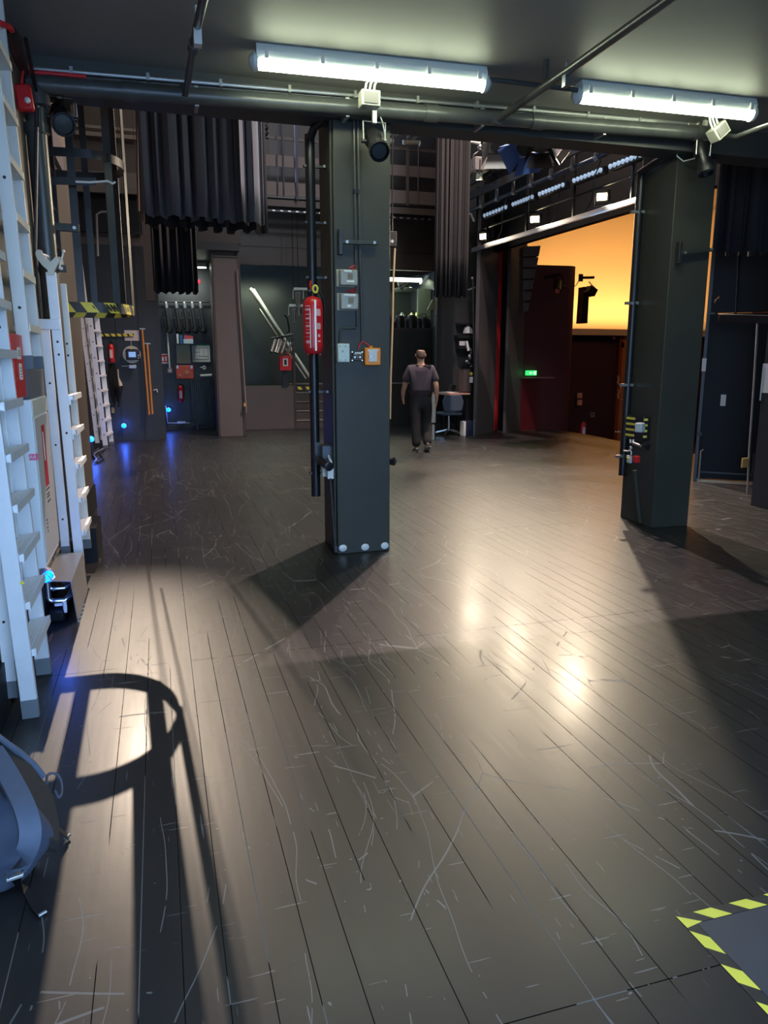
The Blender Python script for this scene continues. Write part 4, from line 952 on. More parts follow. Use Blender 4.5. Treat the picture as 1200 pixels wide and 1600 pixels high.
def drape(name, label, x0, y0, x1, y1, z0, z1, folds, amp, mat, cat='curtain', hem=0., seed=1, group=None, drop=0.):
    rnd = random.Random(seed); n = folds * 10; a = V((x0, y0, 0)); d = V((x1 - x0, y1 - y0, 0)); L = d.length; d.normalize(); nr = V((d.y, -d.x, 0))
    ph = [rnd.uniform(.6, 1.4) for _ in range(folds + 2)]; b = MB(); rows = 9; vs = []
    for j in range(rows):
        t = j / (rows - 1)
        for i in range(n + 1):
            s = i / n; f = s * folds; k = int(f); am = amp * ph[k] * (.35 + .65 * (1 - t) ** .6 + .15)
            off = am * math.sin(2 * PI * f + .8 * math.sin(3 * f + seed)) + amp * .4 * math.sin(2 * PI * f * .37 + seed)
            z = z1 + (z0 - z1) * (1 - t) + (drop * s + hem * math.sin(2 * PI * f * 1.0 + 1)) * (1 - t)
            vs.append(a + d * (s * L + .25 * am * math.sin(4 * PI * f + k)) + nr * off + V((0, 0, z)))
    b.add(vs, [(j * (n + 1) + i, j * (n + 1) + i + 1, (j + 1) * (n + 1) + i + 1, (j + 1) * (n + 1) + i) for j in range(rows - 1) for i in range(n)])
    o = b.done(name, mat); s_ = o.modifiers.new('thick', 'SOLIDIFY'); s_.thickness = .012
    return tag(o, label, cat, group)
drape('stage_drape', 'large dark grey-blue hanging drape at the upper left of the stage', -.06, 10.5, 1.50, 10.56, 3.36, 7.2, 9, .09, CLOTHB, hem=.02, seed=3, group='drapes hanging over the stage', drop=-.03)
drape('stage_drape', 'black lining showing just below the large grey-blue drape', -.04, 10.75, 1.56, 10.8, 3.28, 7.2, 8, .08, CLOTH, hem=.03, seed=5, group='drapes hanging over the stage', drop=-.02)
drape('stage_drape', 'narrow black drape hanging below the large drape in front of the alcove', .02, 12.0, .66, 12.0, 2.54, 7.6, 6, .05, CLOTH, hem=.02, seed=8, group='drapes hanging over the stage')
drape('stage_drape', 'tall narrow grey drape hanging right of the central pillar near the lighting bridge', 4.85, 13.0, 5.42, 12.9, 2.68, 8.4, 7, .05, CLOTHG, hem=.02, seed=11, group='drapes hanging over the stage')
drape('stage_drape', 'black wing drape hanging at the upper right behind the right pillar', 5.55, 6.75, 6.30, 6.60, 2.62, 5.0, 6, .05, CLOTH, hem=.02, seed=14, group='drapes hanging over the stage')
drape('red_curtain', 'strip of bright red curtain between the two grey panels', 7.10, 15.24, 7.27, 15.34, .02, 4.6, 4, .02, REDC, seed=21)

# ================================================================== LIGHTING BRIDGE
BX = lambda y: 6.67 - .062 * (y - 10.63)
def bpt(y, z, off=0.): return V((BX(y) - off, y, z))
Y0, Y1 = 9.0, 14.9
root = thing('lighting_bridge', 'long dark steel lighting bridge spanning the stage opening at the upper right', 'lighting bridge', bpt(12, 3.76))
MB().bar(bpt(Y0, 3.80), bpt(Y1, 3.80), .10, .07).done('bottom_rail', mk('light_grey_rail', (.20, .20, .21), .35, .5), root, bevel=.005)  # lighter grey metal than the other bridge steel
MB().bar(bpt(Y0, 3.755, .05), bpt(Y1, 3.755, .05), .03, .02).done('bottom_lip', CHROME, root)
MB().cyl(bpt(Y0, 4.56, .10), bpt(Y1, 4.56, .10), .035, n=14).done('upper_tube', mk('blue_steel', (.10, .12, .17), .3, .6), root)
m = MB(); m.bar(bpt(Y0, 4.74, .25), bpt(Y1 + .3, 4.78, .25), .05, .14); m.bar(bpt(Y0, 5.0, .25), bpt(Y1 + .3, 5.0, .25), .05, .06); m.done('truss_beam', STEEL, root)
MB().cyl(bpt(Y0, 5.22, .3), bpt(13.0, 4.98, .3), .02).done('rail_tube', STEEL, root)
MB().cyl(bpt(Y0, 4.16, -.02), bpt(Y1, 4.16, -.02), .018).done('cable_tube', BLKMT, root)
for y in (9.9, 11.35, 12.8, 14.75, 14.3):
    MB().box(bpt(y, 3.8, .03) - V((.0, .015, 0)), bpt(y, 5.0, -.01) + V((0, .015, 0))).done('upright', BLKMT, root)
for k in range(9):
    y = 9.4 + .62 * k; MB().cyl(bpt(y - .05, 4.56, .10), bpt(y + .05, 4.56, .10), .048).box(bpt(y, 4.56, .12) - V((.03, .02, 0)), bpt(y, 4.76, .10) + V((0, .02, 0))).done('clamp', GALV, root)
for k in range(6):
    y = 9.6 + .95 * k; MB().tube([bpt(y, 4.5, .10), bpt(y + .1, 4.3, .12), bpt(y + .3, 4.0, .02), bpt(y + .5, 3.85, 0)], .010, 5).done('cable', BLKPL, root)
for i, (ya, yb) in enumerate(((13.36, 14.32), (12.44, 13.2), (11.5, 12.3), (10.5, 11.28), (9.6, 10.36))):
    nm = ('farthest', 'second farthest', 'middle', 'second nearest', 'nearest')[i]
    root = thing('led_batten', nm + ' batten of round lenses under the lighting bridge', 'batten', bpt((ya + yb) / 2, 4.36), group='lens battens under the bridge')
    MB().bar(bpt(ya, 4.36, .04), bpt(yb, 4.36, .04), .10, .11).done('housing', BLKMT, root, bevel=.004)
    for k in range(8):
        y = ya + (yb - ya) * (k + .5) / 8; p = bpt(y, 4.36, .095); R = V((-1, -.35, -.25)).to_track_quat('Z', 'Y').to_matrix()
        MB().lathe([(.001, 0), (.036, 0), (.036, .012), (.028, .02), (.001, .024)], p, 12, R=R).done('lens', LENSB, root)
for p, lb in ((L1, 'lit warm lantern at the far left end of the lighting bridge'), (L2, 'lit warm lantern in the middle of the lighting bridge'), (L3, 'lit warm lantern nearest the right pillar on the lighting bridge')):
    p = V(p); d = V((-.62, -.72, -.30)).normalized(); R = d.to_track_quat('Z', 'Y').to_matrix()
    root = thing('stage_lantern', lb, 'stage light', p, group='lit lanterns on the bridge')
    MB().obox(p - d * .10, (.22, .20, .12), R).done('housing', BLKMT, root, bevel=.01, smooth=False)
    MB().obox(p - d * .035, (.15, .10, .012), R).done('lit_face', LAMPF, root)
    MB().tube([p - d * .1 + R @ V((.12, 0, 0)), p - d * .1 + V((0, 0, -.14)) + R @ V((.12, 0, 0)), p - d * .1 + V((0, 0, -.14)) + R @ V((-.12, 0, 0)), p - d * .1 + R @ V((-.12, 0, 0))], .008, 6).done('yoke', STEEL, root)
    MB().cyl(p - d * .1 + V((0, 0, -.14)), p - d * .1 + V((.03, 0, -.19)), .012).done('stem', STEEL, root)

def barn_light(p, aim, s, label, mat=BLKMT, mat2=None, flaps=.9, pole=True):
    p = V(p); d = V(aim).normalized(); R = d.to_track_quat('Z', 'Y').to_matrix()
    root = thing('barn_door_light', label, 'stage light', p, group='dark lanterns above the bridge')
    MB().obox(p - d * .12 * s, (.26 * s, .22 * s, .26 * s), R).cyl(p - d * .25 * s, p - d * .32 * s, .08 * s).done('body', mat, root, bevel=.015)
    MB().cyl(p + d * .012 * s, p + d * .016 * s, .10 * s, n=18).done('lens', CLEAR, root)
    for k in range(4):
        a = k * PI / 2; w1 = .12 * s; q = R @ (Matrix.Rotation(a, 3, 'Z'))
        pts = [V((-w1, .12 * s, .01)), V((w1, .12 * s, .01)), V((w1 * 1.5, .12 * s + .13 * s * (1 - flaps * .3), .20 * s * flaps)), V((-w1 * 1.5, .12 * s + .13 * s * (1 - flaps * .3), .20 * s * flaps))]
        MB().prism([p + q @ t for t in pts], q @ V((0, .004, 0))).done('barn_door', mat2 or mat, root)
    x = R @ V((1, 0, 0)); c = p - d * .1 * s
    MB().tube([c - x * .15 * s, c - x * .16 * s + V((0, 0, .22 * s)), c + x * .16 * s + V((0, 0, .22 * s)), c + x * .15 * s], .01, 6).done('yoke', STEEL, root)
    if pole: MB().cyl(c + V((0, 0, .22 * s)), V((c.x, c.y, 9.99)), .012).done('hanger', STEEL, root)
    return root
TAN = mk('tan_metal', (.42, .37, .30), .45, .2)
barn_light(P(778, 228, Y=12.4), (-.2, -.55, -.75), 1.25, 'pale beige barn door lantern at the left of the hanging group', TAN)
barn_light(P(820, 232, Y=11.6), (-.55, -.35, -.85), 1.35, 'blue barn door lantern in the middle of the hanging group', BLUEL, BLUEL)  # same blue metal on body and flaps
barn_light(P(846, 226, Y=10.4), (-.15, -.5, -.6), 1.1, 'black barn door lantern right of the blue one', BLKMT, BLKMT)
barn_light(P(872, 222, Y=9.4), (.5, -.4, -.5), .85, 'grey barn door lantern at the right of the hanging group', mk('grey_metal', (.28, .26, .24), .4, .2))
barn_light(P(775, 262, Y=13.6), (-.1, -.7, -.45), 1.1, 'round black lantern below the beige barn doors', BLKMT, BLKMT, .3, False)
root = thing('bracket_light', 'box shaped lantern with a pale lens hanging from an L shaped pole', 'stage light', P(750, 260, Y=13))
MB().tube([P(729, 260, Y=13), P(729.5, 221, Y=13), P(750, 224, Y=13)], .028, 8).done('pole', ALUW, root)
MB().obox(P(750, 258, Y=13), (.27, .22, .22)).done('body', mk('grey_olive', (.20, .19, .17), .4), root, bevel=.01)
MB().box(P(749.3, 249, Y=12.88), P(750.3, 268, Y=12.889)).done('centre_rib', STEEL, root)
MB().cyl(P(749, 269, Y=13), P(749, 281, Y=13), .06, n=12).done('snoot', mk('pale_lens', (.5, .55, .42), .3), root)
MB().tube([P(739, 262, Y=13), P(740, 242, Y=13), P(748, 236, Y=13), P(760, 242, Y=13), P(761, 262, Y=13)], .014, 6).done('yoke', STEEL, root)
MB().ball(P(750, 230, Y=13), .05).cyl(P(747, 222, Y=13), P(754, 236, Y=13), .02).done('clamp', CHROME, root)
root = thing('bridge_end_fixture', 'cluster of black clamps and a round lantern at the left end of the bridge', 'stage light', P(729, 290, Y=13.6))
MB().box(P(733, 335, Y=13.6), V((P(726, 262, Y=13.6).x, 13.7, 10))).done('post', mk('olive_post', (.07, .065, .05), .5), root)
a = P(716, 290, Y=13.6); MB().cyl(a, a + V((.06, -.22, -.02)), .10, n=16).done('round_lantern', BLKMT, root)
for q in range(5):
    a = P(718 + 4 * q, 286 - 3 * q, Y=13.55); MB().ball(a, .04).cyl(a, a + V((.05, 0, .07)), .015).done('clamp', BLKMT, root)
MB().tube([P(727, 332, Y=13.5), P(736, 334, Y=13.5), P(741, 346, Y=13.5)], .02, 6).done('cable_arm', GALV, root)
MB().tube([P(727, 262, Y=13.6), P(722, 250, Y=13.6), P(720, 247, Y=13.6)], .015, 6).done('hook', WHITE, root)

# line array speaker
for k in range(6):
    u0 = 817.5; v0 = 385 + k * 17.5; ur = 845 - k * 3.4
    a = P(u0, v0, Y=14.6); b_ = P(u0, v0 + 15.5, Y=14.6)
    root = thing('line_array_speaker', ('topmost', 'second', 'third', 'fourth', 'fifth', 'lowest')[k] + ' box of the curved black speaker stack by the stage opening', 'speaker', (a.x, 14.6, b_.z), group='boxes of the line array')
    c0, c1 = P(ur, v0 - 1 + k * .5, Y=14.6), P(ur - 3, v0 + 15 - k * .3, Y=14.6)
    MB().prism([a, c0, c1, b_], (.1, .38, 0)).done('cabinet', mk('speaker_black', (.12, .115, .11), .6), root, bevel=.006)
    cc = (a + c0 + c1 + b_) / 4; MB().box(cc + V((-.02, -.006, -.02)), cc + V((.03, .0, .015))).done('badge', mk('badge_grey', (.16, .15, .15), .4), root)
    MB().cyl(c1 + V((-.02, -.005, .02)), c1 + V((-.02, -.015, .02)), .012).done('bolt', GALV, root)

# auditorium things
root = thing('wall_spotlight', 'small spotlight with a red lens hanging on the aubergine wall', 'spotlight', P(872, 450, Y=15.1))
MB().cyl(P(873, 440, Y=15.25), P(871, 454, Y=15.05), .075, n=14).done('body', BLKMT, root)
MB().cyl(P(871, 454, Y=15.05), P(871, 455, Y=15.03), .055, n=14).done('lens', mk('red_lens', (.6, .10, .05), .3), root)
MB().bar(P(850, 434, Y=15.3), P(876, 429, Y=15.3), .03, .06).tube([P(866, 455, Y=15.2), P(866, 432, Y=15.2), P(879, 430, Y=15.2), P(878, 452, Y=15.2)], .012, 5).done('bracket', BLKMT, root)
MB().tube([P(878, 446, Y=15.3), P(890, 450, Y=15.35), P(900, 446, Y=15.4), P(906, 436, Y=15.4)], .010, 5).done('cable', BLKPL, root)
root = thing('hanging_speaker', 'black column speaker with brackets hanging at the corner of the aubergine wall', 'speaker', P(915, 470, Y=15.6))
MB().prism([P(913, 448, Y=15.7), P(921, 448, Y=15.7), P(918, 505, Y=15.7), P(909, 505, Y=15.7)], (0, .25, 0)).done('column', BLKMT, root)
MB().obox(P(923, 455, Y=15.6), (.20, .22, .17), Matrix.Rotation(.5, 3, 'Y')).done('box', BLKPL, root, bevel=.01)
MB().cyl(P(909, 434, Y=15.6), P(928, 433.5, Y=15.6), .03).box(P(906, 428, Y=15.65), P(909, 440, Y=15.7)).done('arm', BLKMT, root)
MB().tube([P(920, 440, Y=15.6), P(925, 446, Y=15.6), P(930, 450, Y=15.6)], .015, 5).done('hook', GALV, root)
root = thing('exit_sign', 'small green emergency exit sign on the aubergine wall', 'exit sign', P(832, 582, Y=15.38))
a = P(825.5, 579, Y=15.28); b_ = P(838.5, 586.5, Y=15.28)
MB().box((a.x, 15.28, b_.z), (b_.x, 15.44, a.z)).done('box', GRN, root)
w_ = b_.x - a.x; h_ = a.z - b_.z; m = MB()
m.prism([(a.x + w_ * .12, 15.278, b_.z + h_ * .5), (a.x + w_ * .30, 15.278, b_.z + h_ * .85), (a.x + w_ * .30, 15.278, b_.z + h_ * .6), (a.x + w_ * .52, 15.278, b_.z + h_ * .6), (a.x + w_ * .52, 15.278, b_.z + h_ * .4), (a.x + w_ * .30, 15.278, b_.z + h_ * .4), (a.x + w_ * .30, 15.278, b_.z + h_ * .15)], (0, .001, 0))
m.box((a.x + w_ * .66, 15.276, b_.z + h_ * .12), (a.x + w_ * .88, 15.279, b_.z + h_ * .88)).done('symbol', EXW, root, smooth=False)
m = MB(); m.lathe([(.001, -.001), (.03 * 1, 0), (.001, .001)], (a.x + w_ * .58, 15.277, b_.z + h_ * .75), 8)
root = thing('wheelchair_sign', 'small square wheelchair symbol sign on the dark auditorium wall', 'sign', P(926, 648, Y=18.98))
c = P(926, 648, Y=18.985)
fr = mk('sign_line', (.50, .42, .42), .5)
for x0, z0, x1, z1 in ((-.066, -.066, .066, -.058), (-.066, .058, .066, .066), (-.066, -.066, -.058, .066), (.058, -.066, .066, .066)): MB().box(c + V((x0, 0, z0)), c + V((x1, .01, z1))).done('frame_bar', fr, root)
MB().tube([c + V((.03 * math.cos(t) - .005, -.002, .03 * math.sin(t) - .02)) for t in [PI * .8 + i * .42 for i in range(11)]], .006, 5).done('wheel_symbol', fr, root)
MB().tube([c + V((-.01, -.002, .045)), c + V((-.005, -.002, .0)), c + V((.02, -.002, -.002)), c + V((.035, -.002, -.04))], .006, 5).ball(c + V((-.012, -.002, .05)), .009).done('figure_symbol', fr, root)
def ext_small(p, s, label, cat='extinguisher', grp=None):
    p = V(p); root = thing('fire_extinguisher', label, cat, p, group=grp)
    MB().lathe([(.001, 0), (.06 * s, 0), (.07 * s, .03 * s), (.07 * s, .36 * s), (.05 * s, .42 * s), (.02 * s, .44 * s), (.001, .44 * s)], p, 16).done('cylinder', RED, root)
    MB().box(p + V((-.035 * s, -.072 * s, .1 * s)), p + V((.035 * s, -.060 * s, .30 * s))).done('label', mk('ext_label', (.75, .55, .52), .5), root)
    MB().cyl(p + V((0, 0, .44 * s)), p + V((0, 0, .50 * s)), .02 * s).box(p + V((-.05 * s, -.012, .49 * s)), p + V((.05 * s, .012, .52 * s))).done('valve', BLKMT, root)
    MB().tube([p + V((.03 * s, 0, .5 * s)), p + V((.09 * s, 0, .42 * s)), p + V((.085 * s, 0, .1 * s))], .012 * s, 6).done('hose', BLKPL, root)
    return root
ext_small(P(910, 684, Y=16.4), .9, 'red fire extinguisher on the auditorium floor past the aubergine wall')
for v in (614, 625): 
    tag(MB().box(P(903, v, Y=18.9), P(908, v + 8, Y=18.95)).done('wall_notice', mk('orange_notice', (.65, .30, .16), .5)), ('orange notice on the dark auditorium wall, the upper one' if v == 614 else 'orange notice on the dark auditorium wall, the lower one'), 'notice')
root = thing('poster_dots', 'column of pale spotted decoration on the orange wood panel', 'wall decoration', P(970, 600, Y=18.9))
rnd = random.Random(4)
for k in range(16):
    a = P(966 + rnd.uniform(-1.5, 5) , 588 + k * 2.4, Y=18.88); MB().cyl(a, a + V((0, -.02, 0)), .022, n=8).done('dot', mk('dot_pale', (.7, .5, .3), .5), root)
tag(MB().box(P(971, 535, Y=18.88), P(974.5, 543, Y=18.9)).done('wall_switch', BLKPL), 'small dark switch high on the orange wood panel', 'switch')
tag(MB().ball(P(959, 529, Y=18.85), .05, rz=.05).done('alarm_bell', mk('bell_red', (.25, .03, .02), .4)), 'small red bell above the wood panel in the auditorium', 'bell')
for k in range(3): tag(MB().ball(P(962 + 4 * k, 674.5, Y=17.5), .022).done('seat_number', WHITE), 'small white dot in a row low beside the right pillar', 'marker', 'white dots at the auditorium edge')

# ================================================================== BACK OF THE STAGE
# gallery
root = thing('fly_gallery', 'steel gallery with brown kick boards high along the back wall', 'gallery', (4, 16.6, 4.75))
GBR = mk('gallery_boards', (.22, .18, .16), .5, var=.1); GB2 = mk('gallery_rail', (.13, .105, .09), .5)
def gb(u0, va, u1, vb, h, name, mat, Y=16.5, d=.05):
    a = P(u0, va, Y=Y); b_ = P(u1, vb, Y=Y); return MB().bar(a, b_, d, h).done(name, mat, root)
x0, x1 = 1.75, 6.35
for z, h, nm, mt in ((6.06, .06, 'top_rail', GB2), (5.62, .22, 'kick_board', GBR), (5.08, .27, 'kick_board', GBR), (4.80, .13, 'edge_beam', GB2)):
    MB().box((x0, 16.46, z - h / 2), (x1, 16.50, z + h / 2)).done(nm, mt, root)
MB().box((x0, 16.46, 4.90), (x1, 17.4, 4.94)).done('deck', STEEL, root)
MB().box((x0, 16.44, 4.62), (x1, 16.5, 4.66)).done('cable_tray', BLKMT, root)
for x in (2.3, 3.3, 4.4, 5.47): MB().box((x - .03, 16.42, 4.9), (x + .03, 16.46, 6.1)).done('post', GB2, root)
for x in (2.62, 2.75, 5.7): MB().cyl((x, 16.40, 4.95), (x, 16.40, 8.5), .012, n=6).done('cable', mk('purple_cable', (.16, .14, .19), .5), root)
MB().cyl((3.02, 16.40, 5.2), (3.02, 16.40, 8.5), .035, n=8).tube([(3.02, 16.40, 5.25), (3.03, 16.38, 5.0), (3.0, 16.36, 4.86)], .028, 6).done('drop_pipe', MATS['purple_cable'], root)
for k in range(26):
    x = 2.0 + k * .165; MB().box((x, 16.435, 4.63), (x + .06, 16.439, 4.655)).done('tray_clip', GALV, root)
root = thing('gallery_projector', 'small beige lantern on the gallery rail right of the central pillar', 'stage light', P(650, 215, Y=16.4))
MB().obox(P(652, 205, Y=16.4), (.28, .3, .22), Matrix.Rotation(-.6, 3, 'Y')).done('body', TAN, root, bevel=.02)
MB().obox(P(643, 206, Y=16.4), (.04, .3, .24), Matrix.Rotation(.5, 3, 'Y')).done('flap', TAN, root)
MB().cyl(P(632, 223, Y=16.4), P(656, 224, Y=16.4), .06, n=12).done('drum', mk('tan_light', (.35, .30, .23), .5), root)
MB().cyl(P(630, 226, Y=16.2), P(630, 219, Y=16.2), .02).cyl(P(655, 229, Y=16.2), P(657, 222, Y=16.2), .02).done('foot', GALV, root)
root = thing('gallery_lamp', 'small lamp on the gallery rail close beside the central pillar', 'stage light', P(612, 215, Y=15.9))
MB().cyl(P(611, 190, Y=16.4), P(609, 212, Y=16.4), .035).obox(P(619, 207, Y=16.4), (.12, .1, .09), Matrix.Rotation(.5, 3, 'Y')).ball(P(611, 221, Y=16.4), .07).done('body', TAN, root)
root = thing('gallery_winch', 'dark clamps on the gallery rail left of the central pillar pipe', 'clamp', P(414, 215, Y=16.2))
for v in (185, 200, 208): MB().ball(P(414, v, Y=16.4), .07).box(P(408, v + 2, Y=16.4), P(420, v + 8, Y=16.45)).done('clamp', STEEL, root)

# left upper structure
root = thing('side_gallery', 'brown steel beams of the side gallery high on the far left wall', 'gallery', (-.8, 15.3, 4.4))
for va, vb, h in ((196, 205, .05), (207, 216, .07), (268, 276, .02)):
    MB().bar(P(118, va, Y=15.45), P(221, vb, Y=15.45), .05, h).done('rail', mk('rail_tan', (.34, .27, .22), .5), root)
MB().bar(P(118, 283, Y=15.4), P(221, 288, Y=15.4), .10, .36).done('gallery_board', GBR, root)
MB().bar(P(118, 295, Y=15.3), P(221, 300, Y=15.3), .10, .10).done('gallery_beam', mk('rail_tan2', (.20, .16, .13), .5), root)
MB().bar(P(118, 330, Y=15.5), P(221, 335, Y=15.5), .1, .70).done('void_shade_board', BLKPL, root)  # black sheet standing in for the unlit void below the gallery
MB().bar(P(170, 371, Y=14.9), P(221, 364, Y=14.9), .02, .02).done('arm', STEEL, root)
m = MB().tube([P(153, 400, Y=14.5), P(151, 335, Y=14.5), P(158, 331, Y=14.5), P(175, 331, Y=14.5)], .02, 6)
m.done('cable_loop', GALV, root)
# steel rods of the tower, left of the drapes
for i, (u, v1) in enumerate(((217, 330), (222, 345))):
    tag(MB().cyl(P(u - 3, 160, Y=12), P(u, v1, Y=12), .022, n=8).done('tower_rod', mk('rod_tan', (.20, .16, .14), .4)), ('pale vertical rod beside the left edge of the large drape, the outer one', 'pale vertical rod beside the left edge of the large drape, the inner one')[i], 'rod')
tag(MB().box(P(243, 470, Y=13), V((P(222, 360, Y=13).x, 13.1, 9.9))).done('grey_strip_drape', CLOTHG), 'narrow dark grey cloth strip left of the narrow black drape', 'curtain')

# stuff on the back left wall
ext_small(P(175, 566, Y=15.45) + V((0, -.02, 0)), .78, 'red fire extinguisher on the dark back wall beside the tall ladder')
root = thing('striped_bar', 'thin yellow and black striped bar across the back left wall', 'bar', P(180, 523, Y=15.3))
a = P(152, 523.5, Y=15.57); b_ = P(209, 523.5, Y=15.57)
MB().bar(a, b_, .02, .05).done('bar', BLKT, root)
for k in range(6):
    c = a.lerp(b_, .03 + k * .165); MB().prism([c + V((0, -.012, .025)), c + V((.07, -.012, .025)), c + V((.10, -.012, -.025)), c + V((.03, -.012, -.025))], (0, .001, 0)).done('yellow_stripe', YEL, root, smooth=False)
tag(MB().box(P(194, 516, Y=15.58), P(218, 532.5, Y=15.59)).done('wall_notice', mk('notice_pink', (.62, .55, .52), .6)), 'pale paper notice above the round dial on the back left wall', 'notice')
root = thing('dial_gauge', 'round gauge with a blue screen and a black surround on the back left wall', 'gauge', P(206, 553, Y=15.5))
c = P(206, 554, Y=15.53); MB().cyl(c, c + V((0, -.05, 0)), .165, n=24).done('ring', DIALW, root)
MB().obox(c + V((.02, -.07, .0)), (.25, .05, .21)).done('panel', BLKPL, root, bevel=.02)
MB().obox(c + V((.01, -.098, .0)), (.13, .006, .10)).done('screen', SCREEN, root)
MB().cyl(c + V((.0, -.095, .12)), c + V((0, -.11, .12)), .025).done('knob', mk('brass', (.6, .4, .12), .3, .5), root)
for k in range(2): MB().ball(c + V((.12, -.1, -.02 - .05 * k)), .012).done('button', WHITE, root)
MB().cyl(c + V((.0, -.03, .17)), c + V((0, -.03, .26)), .015).done('stem', GALV, root)
MB().obox(c + V((.0, -.05, -.23)), (.14, .06, .07)).cyl(c + V((-.2, -.04, -.22)), c + V((-.07, -.04, -.22)), .008).done('valve', GALV, root, bevel=.008)
for i, (u0, v0, u1, v1, lb) in enumerate(((222, 514, 233, 648, 'orange pole leaning on the back left wall, the taller one'), (230, 537, 238, 647, 'orange pole leaning on the back left wall, the shorter one'))):
    root = thing('orange_pole', lb, 'pole', P(u1, v1, Y=15.5), group='orange poles on the back wall')
    MB().cyl(P(u0, v0, Y=15.53), P(u1, v1, Y=15.45), .019, n=8).done('shaft', ROPEP, root)
    MB().bar(P(u0 - 4, v0 - .5, Y=15.53), P(u0 + 5, v0, Y=15.53), .02, .02).done('head', GALV, root)
tag(MB().tube([P(184, 577, Y=15.5), P(185, 590, Y=15.5), P(188, 603, Y=15.5)], [.012, .012, .05], 8).done('hanging_brush', mk('brush_cream', (.6, .52, .40), .7)), 'small cream brush hanging on a cord on the back left wall', 'brush')
m = MB()
for k in range(6): m.tube([P(170 + k * 2, 568, Y=15.5), P(171 + 3 * k, 590 + 4 * k, Y=15.45), P(175 + 2 * k, 620 + (k % 3) * 8, Y=15.45), P(172 + 4 * k, 600, Y=15.5)], .012, 5)
tag(m.done('hanging_cables', BLKPL), 'tangle of black cables hanging under the extinguisher on the back left wall', 'cables', kind='stuff')
tag(MB().box(P(174, 637, Y=15.55), P(179, 645, Y=15.6)).done('yellow_tag', mk('yellow_tag', (.75, .5, .12), .5)), 'small yellow tag hanging low on the back left wall', 'tag')
root = thing('door_handle_set', 'small white handle on the dark panel right of the orange poles', 'handle', P(243, 611, Y=15.5))
MB().tube([P(240, 610, Y=15.59), P(245, 608.5, Y=15.58), P(246, 613, Y=15.58)], .014, 6).done('lever', WHITE, root)

# alcove
YA = 17.93
def ab(name, u0, v0, u1, v1, mat, label=None, cat=None, dep=.03, Y=YA, parent=None, bevel=0., group=None):
    a = P(u0, v0, Y=Y); b_ = P(u1, v1, Y=Y)
    o = MB().box((a.x, Y - dep, b_.z), (b_.x, Y, a.z)).done(name, mat, parent, bevel=bevel)
    if label: tag(o, label, cat, group)
    return o
tag(MB().cyl(P(249, 471, Y=17.8), P(327, 471.5, Y=17.8), .022).done('hanging_bar', STEEL), 'dark bar on the alcove wall holding five black fittings', 'bar')
proto = None
for k, u in enumerate((259, 275, 288, 300, 313)):
    p = P(u, 472, Y=17.78)
    if proto is None:
        proto = thing('hanging_clamp', '', 'clamp', p, group='black fittings hanging in the alcove')
        MB().ball((0, 0, -.02), .035).cyl((0, 0, -.03), (.01, 0, -.13), .04).done('hook', GALV, proto, local=True)
        MB().cyl((.0, -.02, -.15), (.05, -.02, -.62), .045).cyl((-.05, .0, -.2), (-.02, 0, -.55), .03).box((-.08, -.03, -.36), (.1, .03, -.33)).done('arm', STEEL, proto, local=True)
        MB().cyl((.05, -.02, -.60), (.03, -.03, -.66), .07).cyl((.08, -.02, -.50), (.13, -.02, -.62), .02).done('foot', BLKMT, proto, local=True)
        r = proto
    else: r = dup(proto, p)
    r['label'] = ('leftmost', 'second from left', 'middle', 'second from right', 'rightmost')[k] + ' black clamp arm of the five hanging in the alcove'
ab('notice_board', 275, 538, 298, 568, PAPERY, 'cream notice sheet on the alcove wall above the orange case', 'notice')
ab('plan_sheet', 299.5, 540, 328.5, 565.5, PAPER, 'white floor plan sheet with a green top edge on the alcove wall', 'plan')
root = thing('plan_drawing', 'thin printed lines on the floor plan sheet', 'drawing', P(314, 552, Y=17.88))
for u0, v0, u1, v1 in ((303, 543, 303.4, 561), (303, 543, 325, 543.4), (325, 543, 325.4, 561), (303, 561, 325.4, 561.4), (311, 543, 311.3, 556), (311, 556, 325, 556.3), (318, 546, 318.3, 556), (303, 550, 311, 550.3)):
    ab('line', u0, v0, u1, v1, BLKPL, dep=.005, Y=17.897, parent=root)
ab('green_strip', 299.5, 537.5, 328.5, 540, mk('green_strip', (.02, .18, .10), .5), 'green strip along the top of the plan sheet', 'strip')
root = thing('wall_shelf', 'thin shelf in the alcove carrying a spray bottle and boxes', 'shelf', P(290, 538, Y=17.7))
a = P(272, 537.3, Y=17.9); b_ = P(304, 538.5, Y=17.9); MB().box((a.x, 17.66, b_.z), (b_.x, 17.95, a.z)).done('board', STEEL, root)
def onshelf(name, u0, v0, u1, mat, label, cat, dep=.12, lean=0):
    a0_ = P(u0, v0, Y=17.75); b0_ = P(u1, 537.2, Y=17.75); z0 = P(288, 537.3, Y=17.9).z
    return tag(MB().box((a0_.x, 17.70, z0), (b0_.x, 17.70 + dep, a0_.z)).done(name, mat, bevel=.004), label, cat)
onshelf('spray_bottle', 275.5, 522, 279.5, WHITE, 'white bottle on the alcove shelf', 'bottle')
onshelf('blue_bottle', 280.5, 524, 285.5, mk('blue_bottle', (.03, .12, .35), .4), 'blue bottle on the alcove shelf', 'bottle')
onshelf('tissue_box', 286.5, 530, 302, mk('tissue_box', (.5, .62, .66), .6), 'pale blue box on the alcove shelf', 'box')
a = P(288, 523, Y=17.75); b_ = P(301, 529.8, Y=17.75); tag(MB().obox((a + b_) / 2 + V((0, .03, -.01)), (.20, .12, .08), Matrix.Rotation(.12, 3, 'Y')).done('red_packet', mk('red_packet', (.5, .06, .08), .5)), 'red packet lying on the pale blue box in the alcove', 'packet')
root = thing('first_aid_case', 'orange first aid case hanging on the alcove wall', 'case', P(288, 592, Y=17.9))
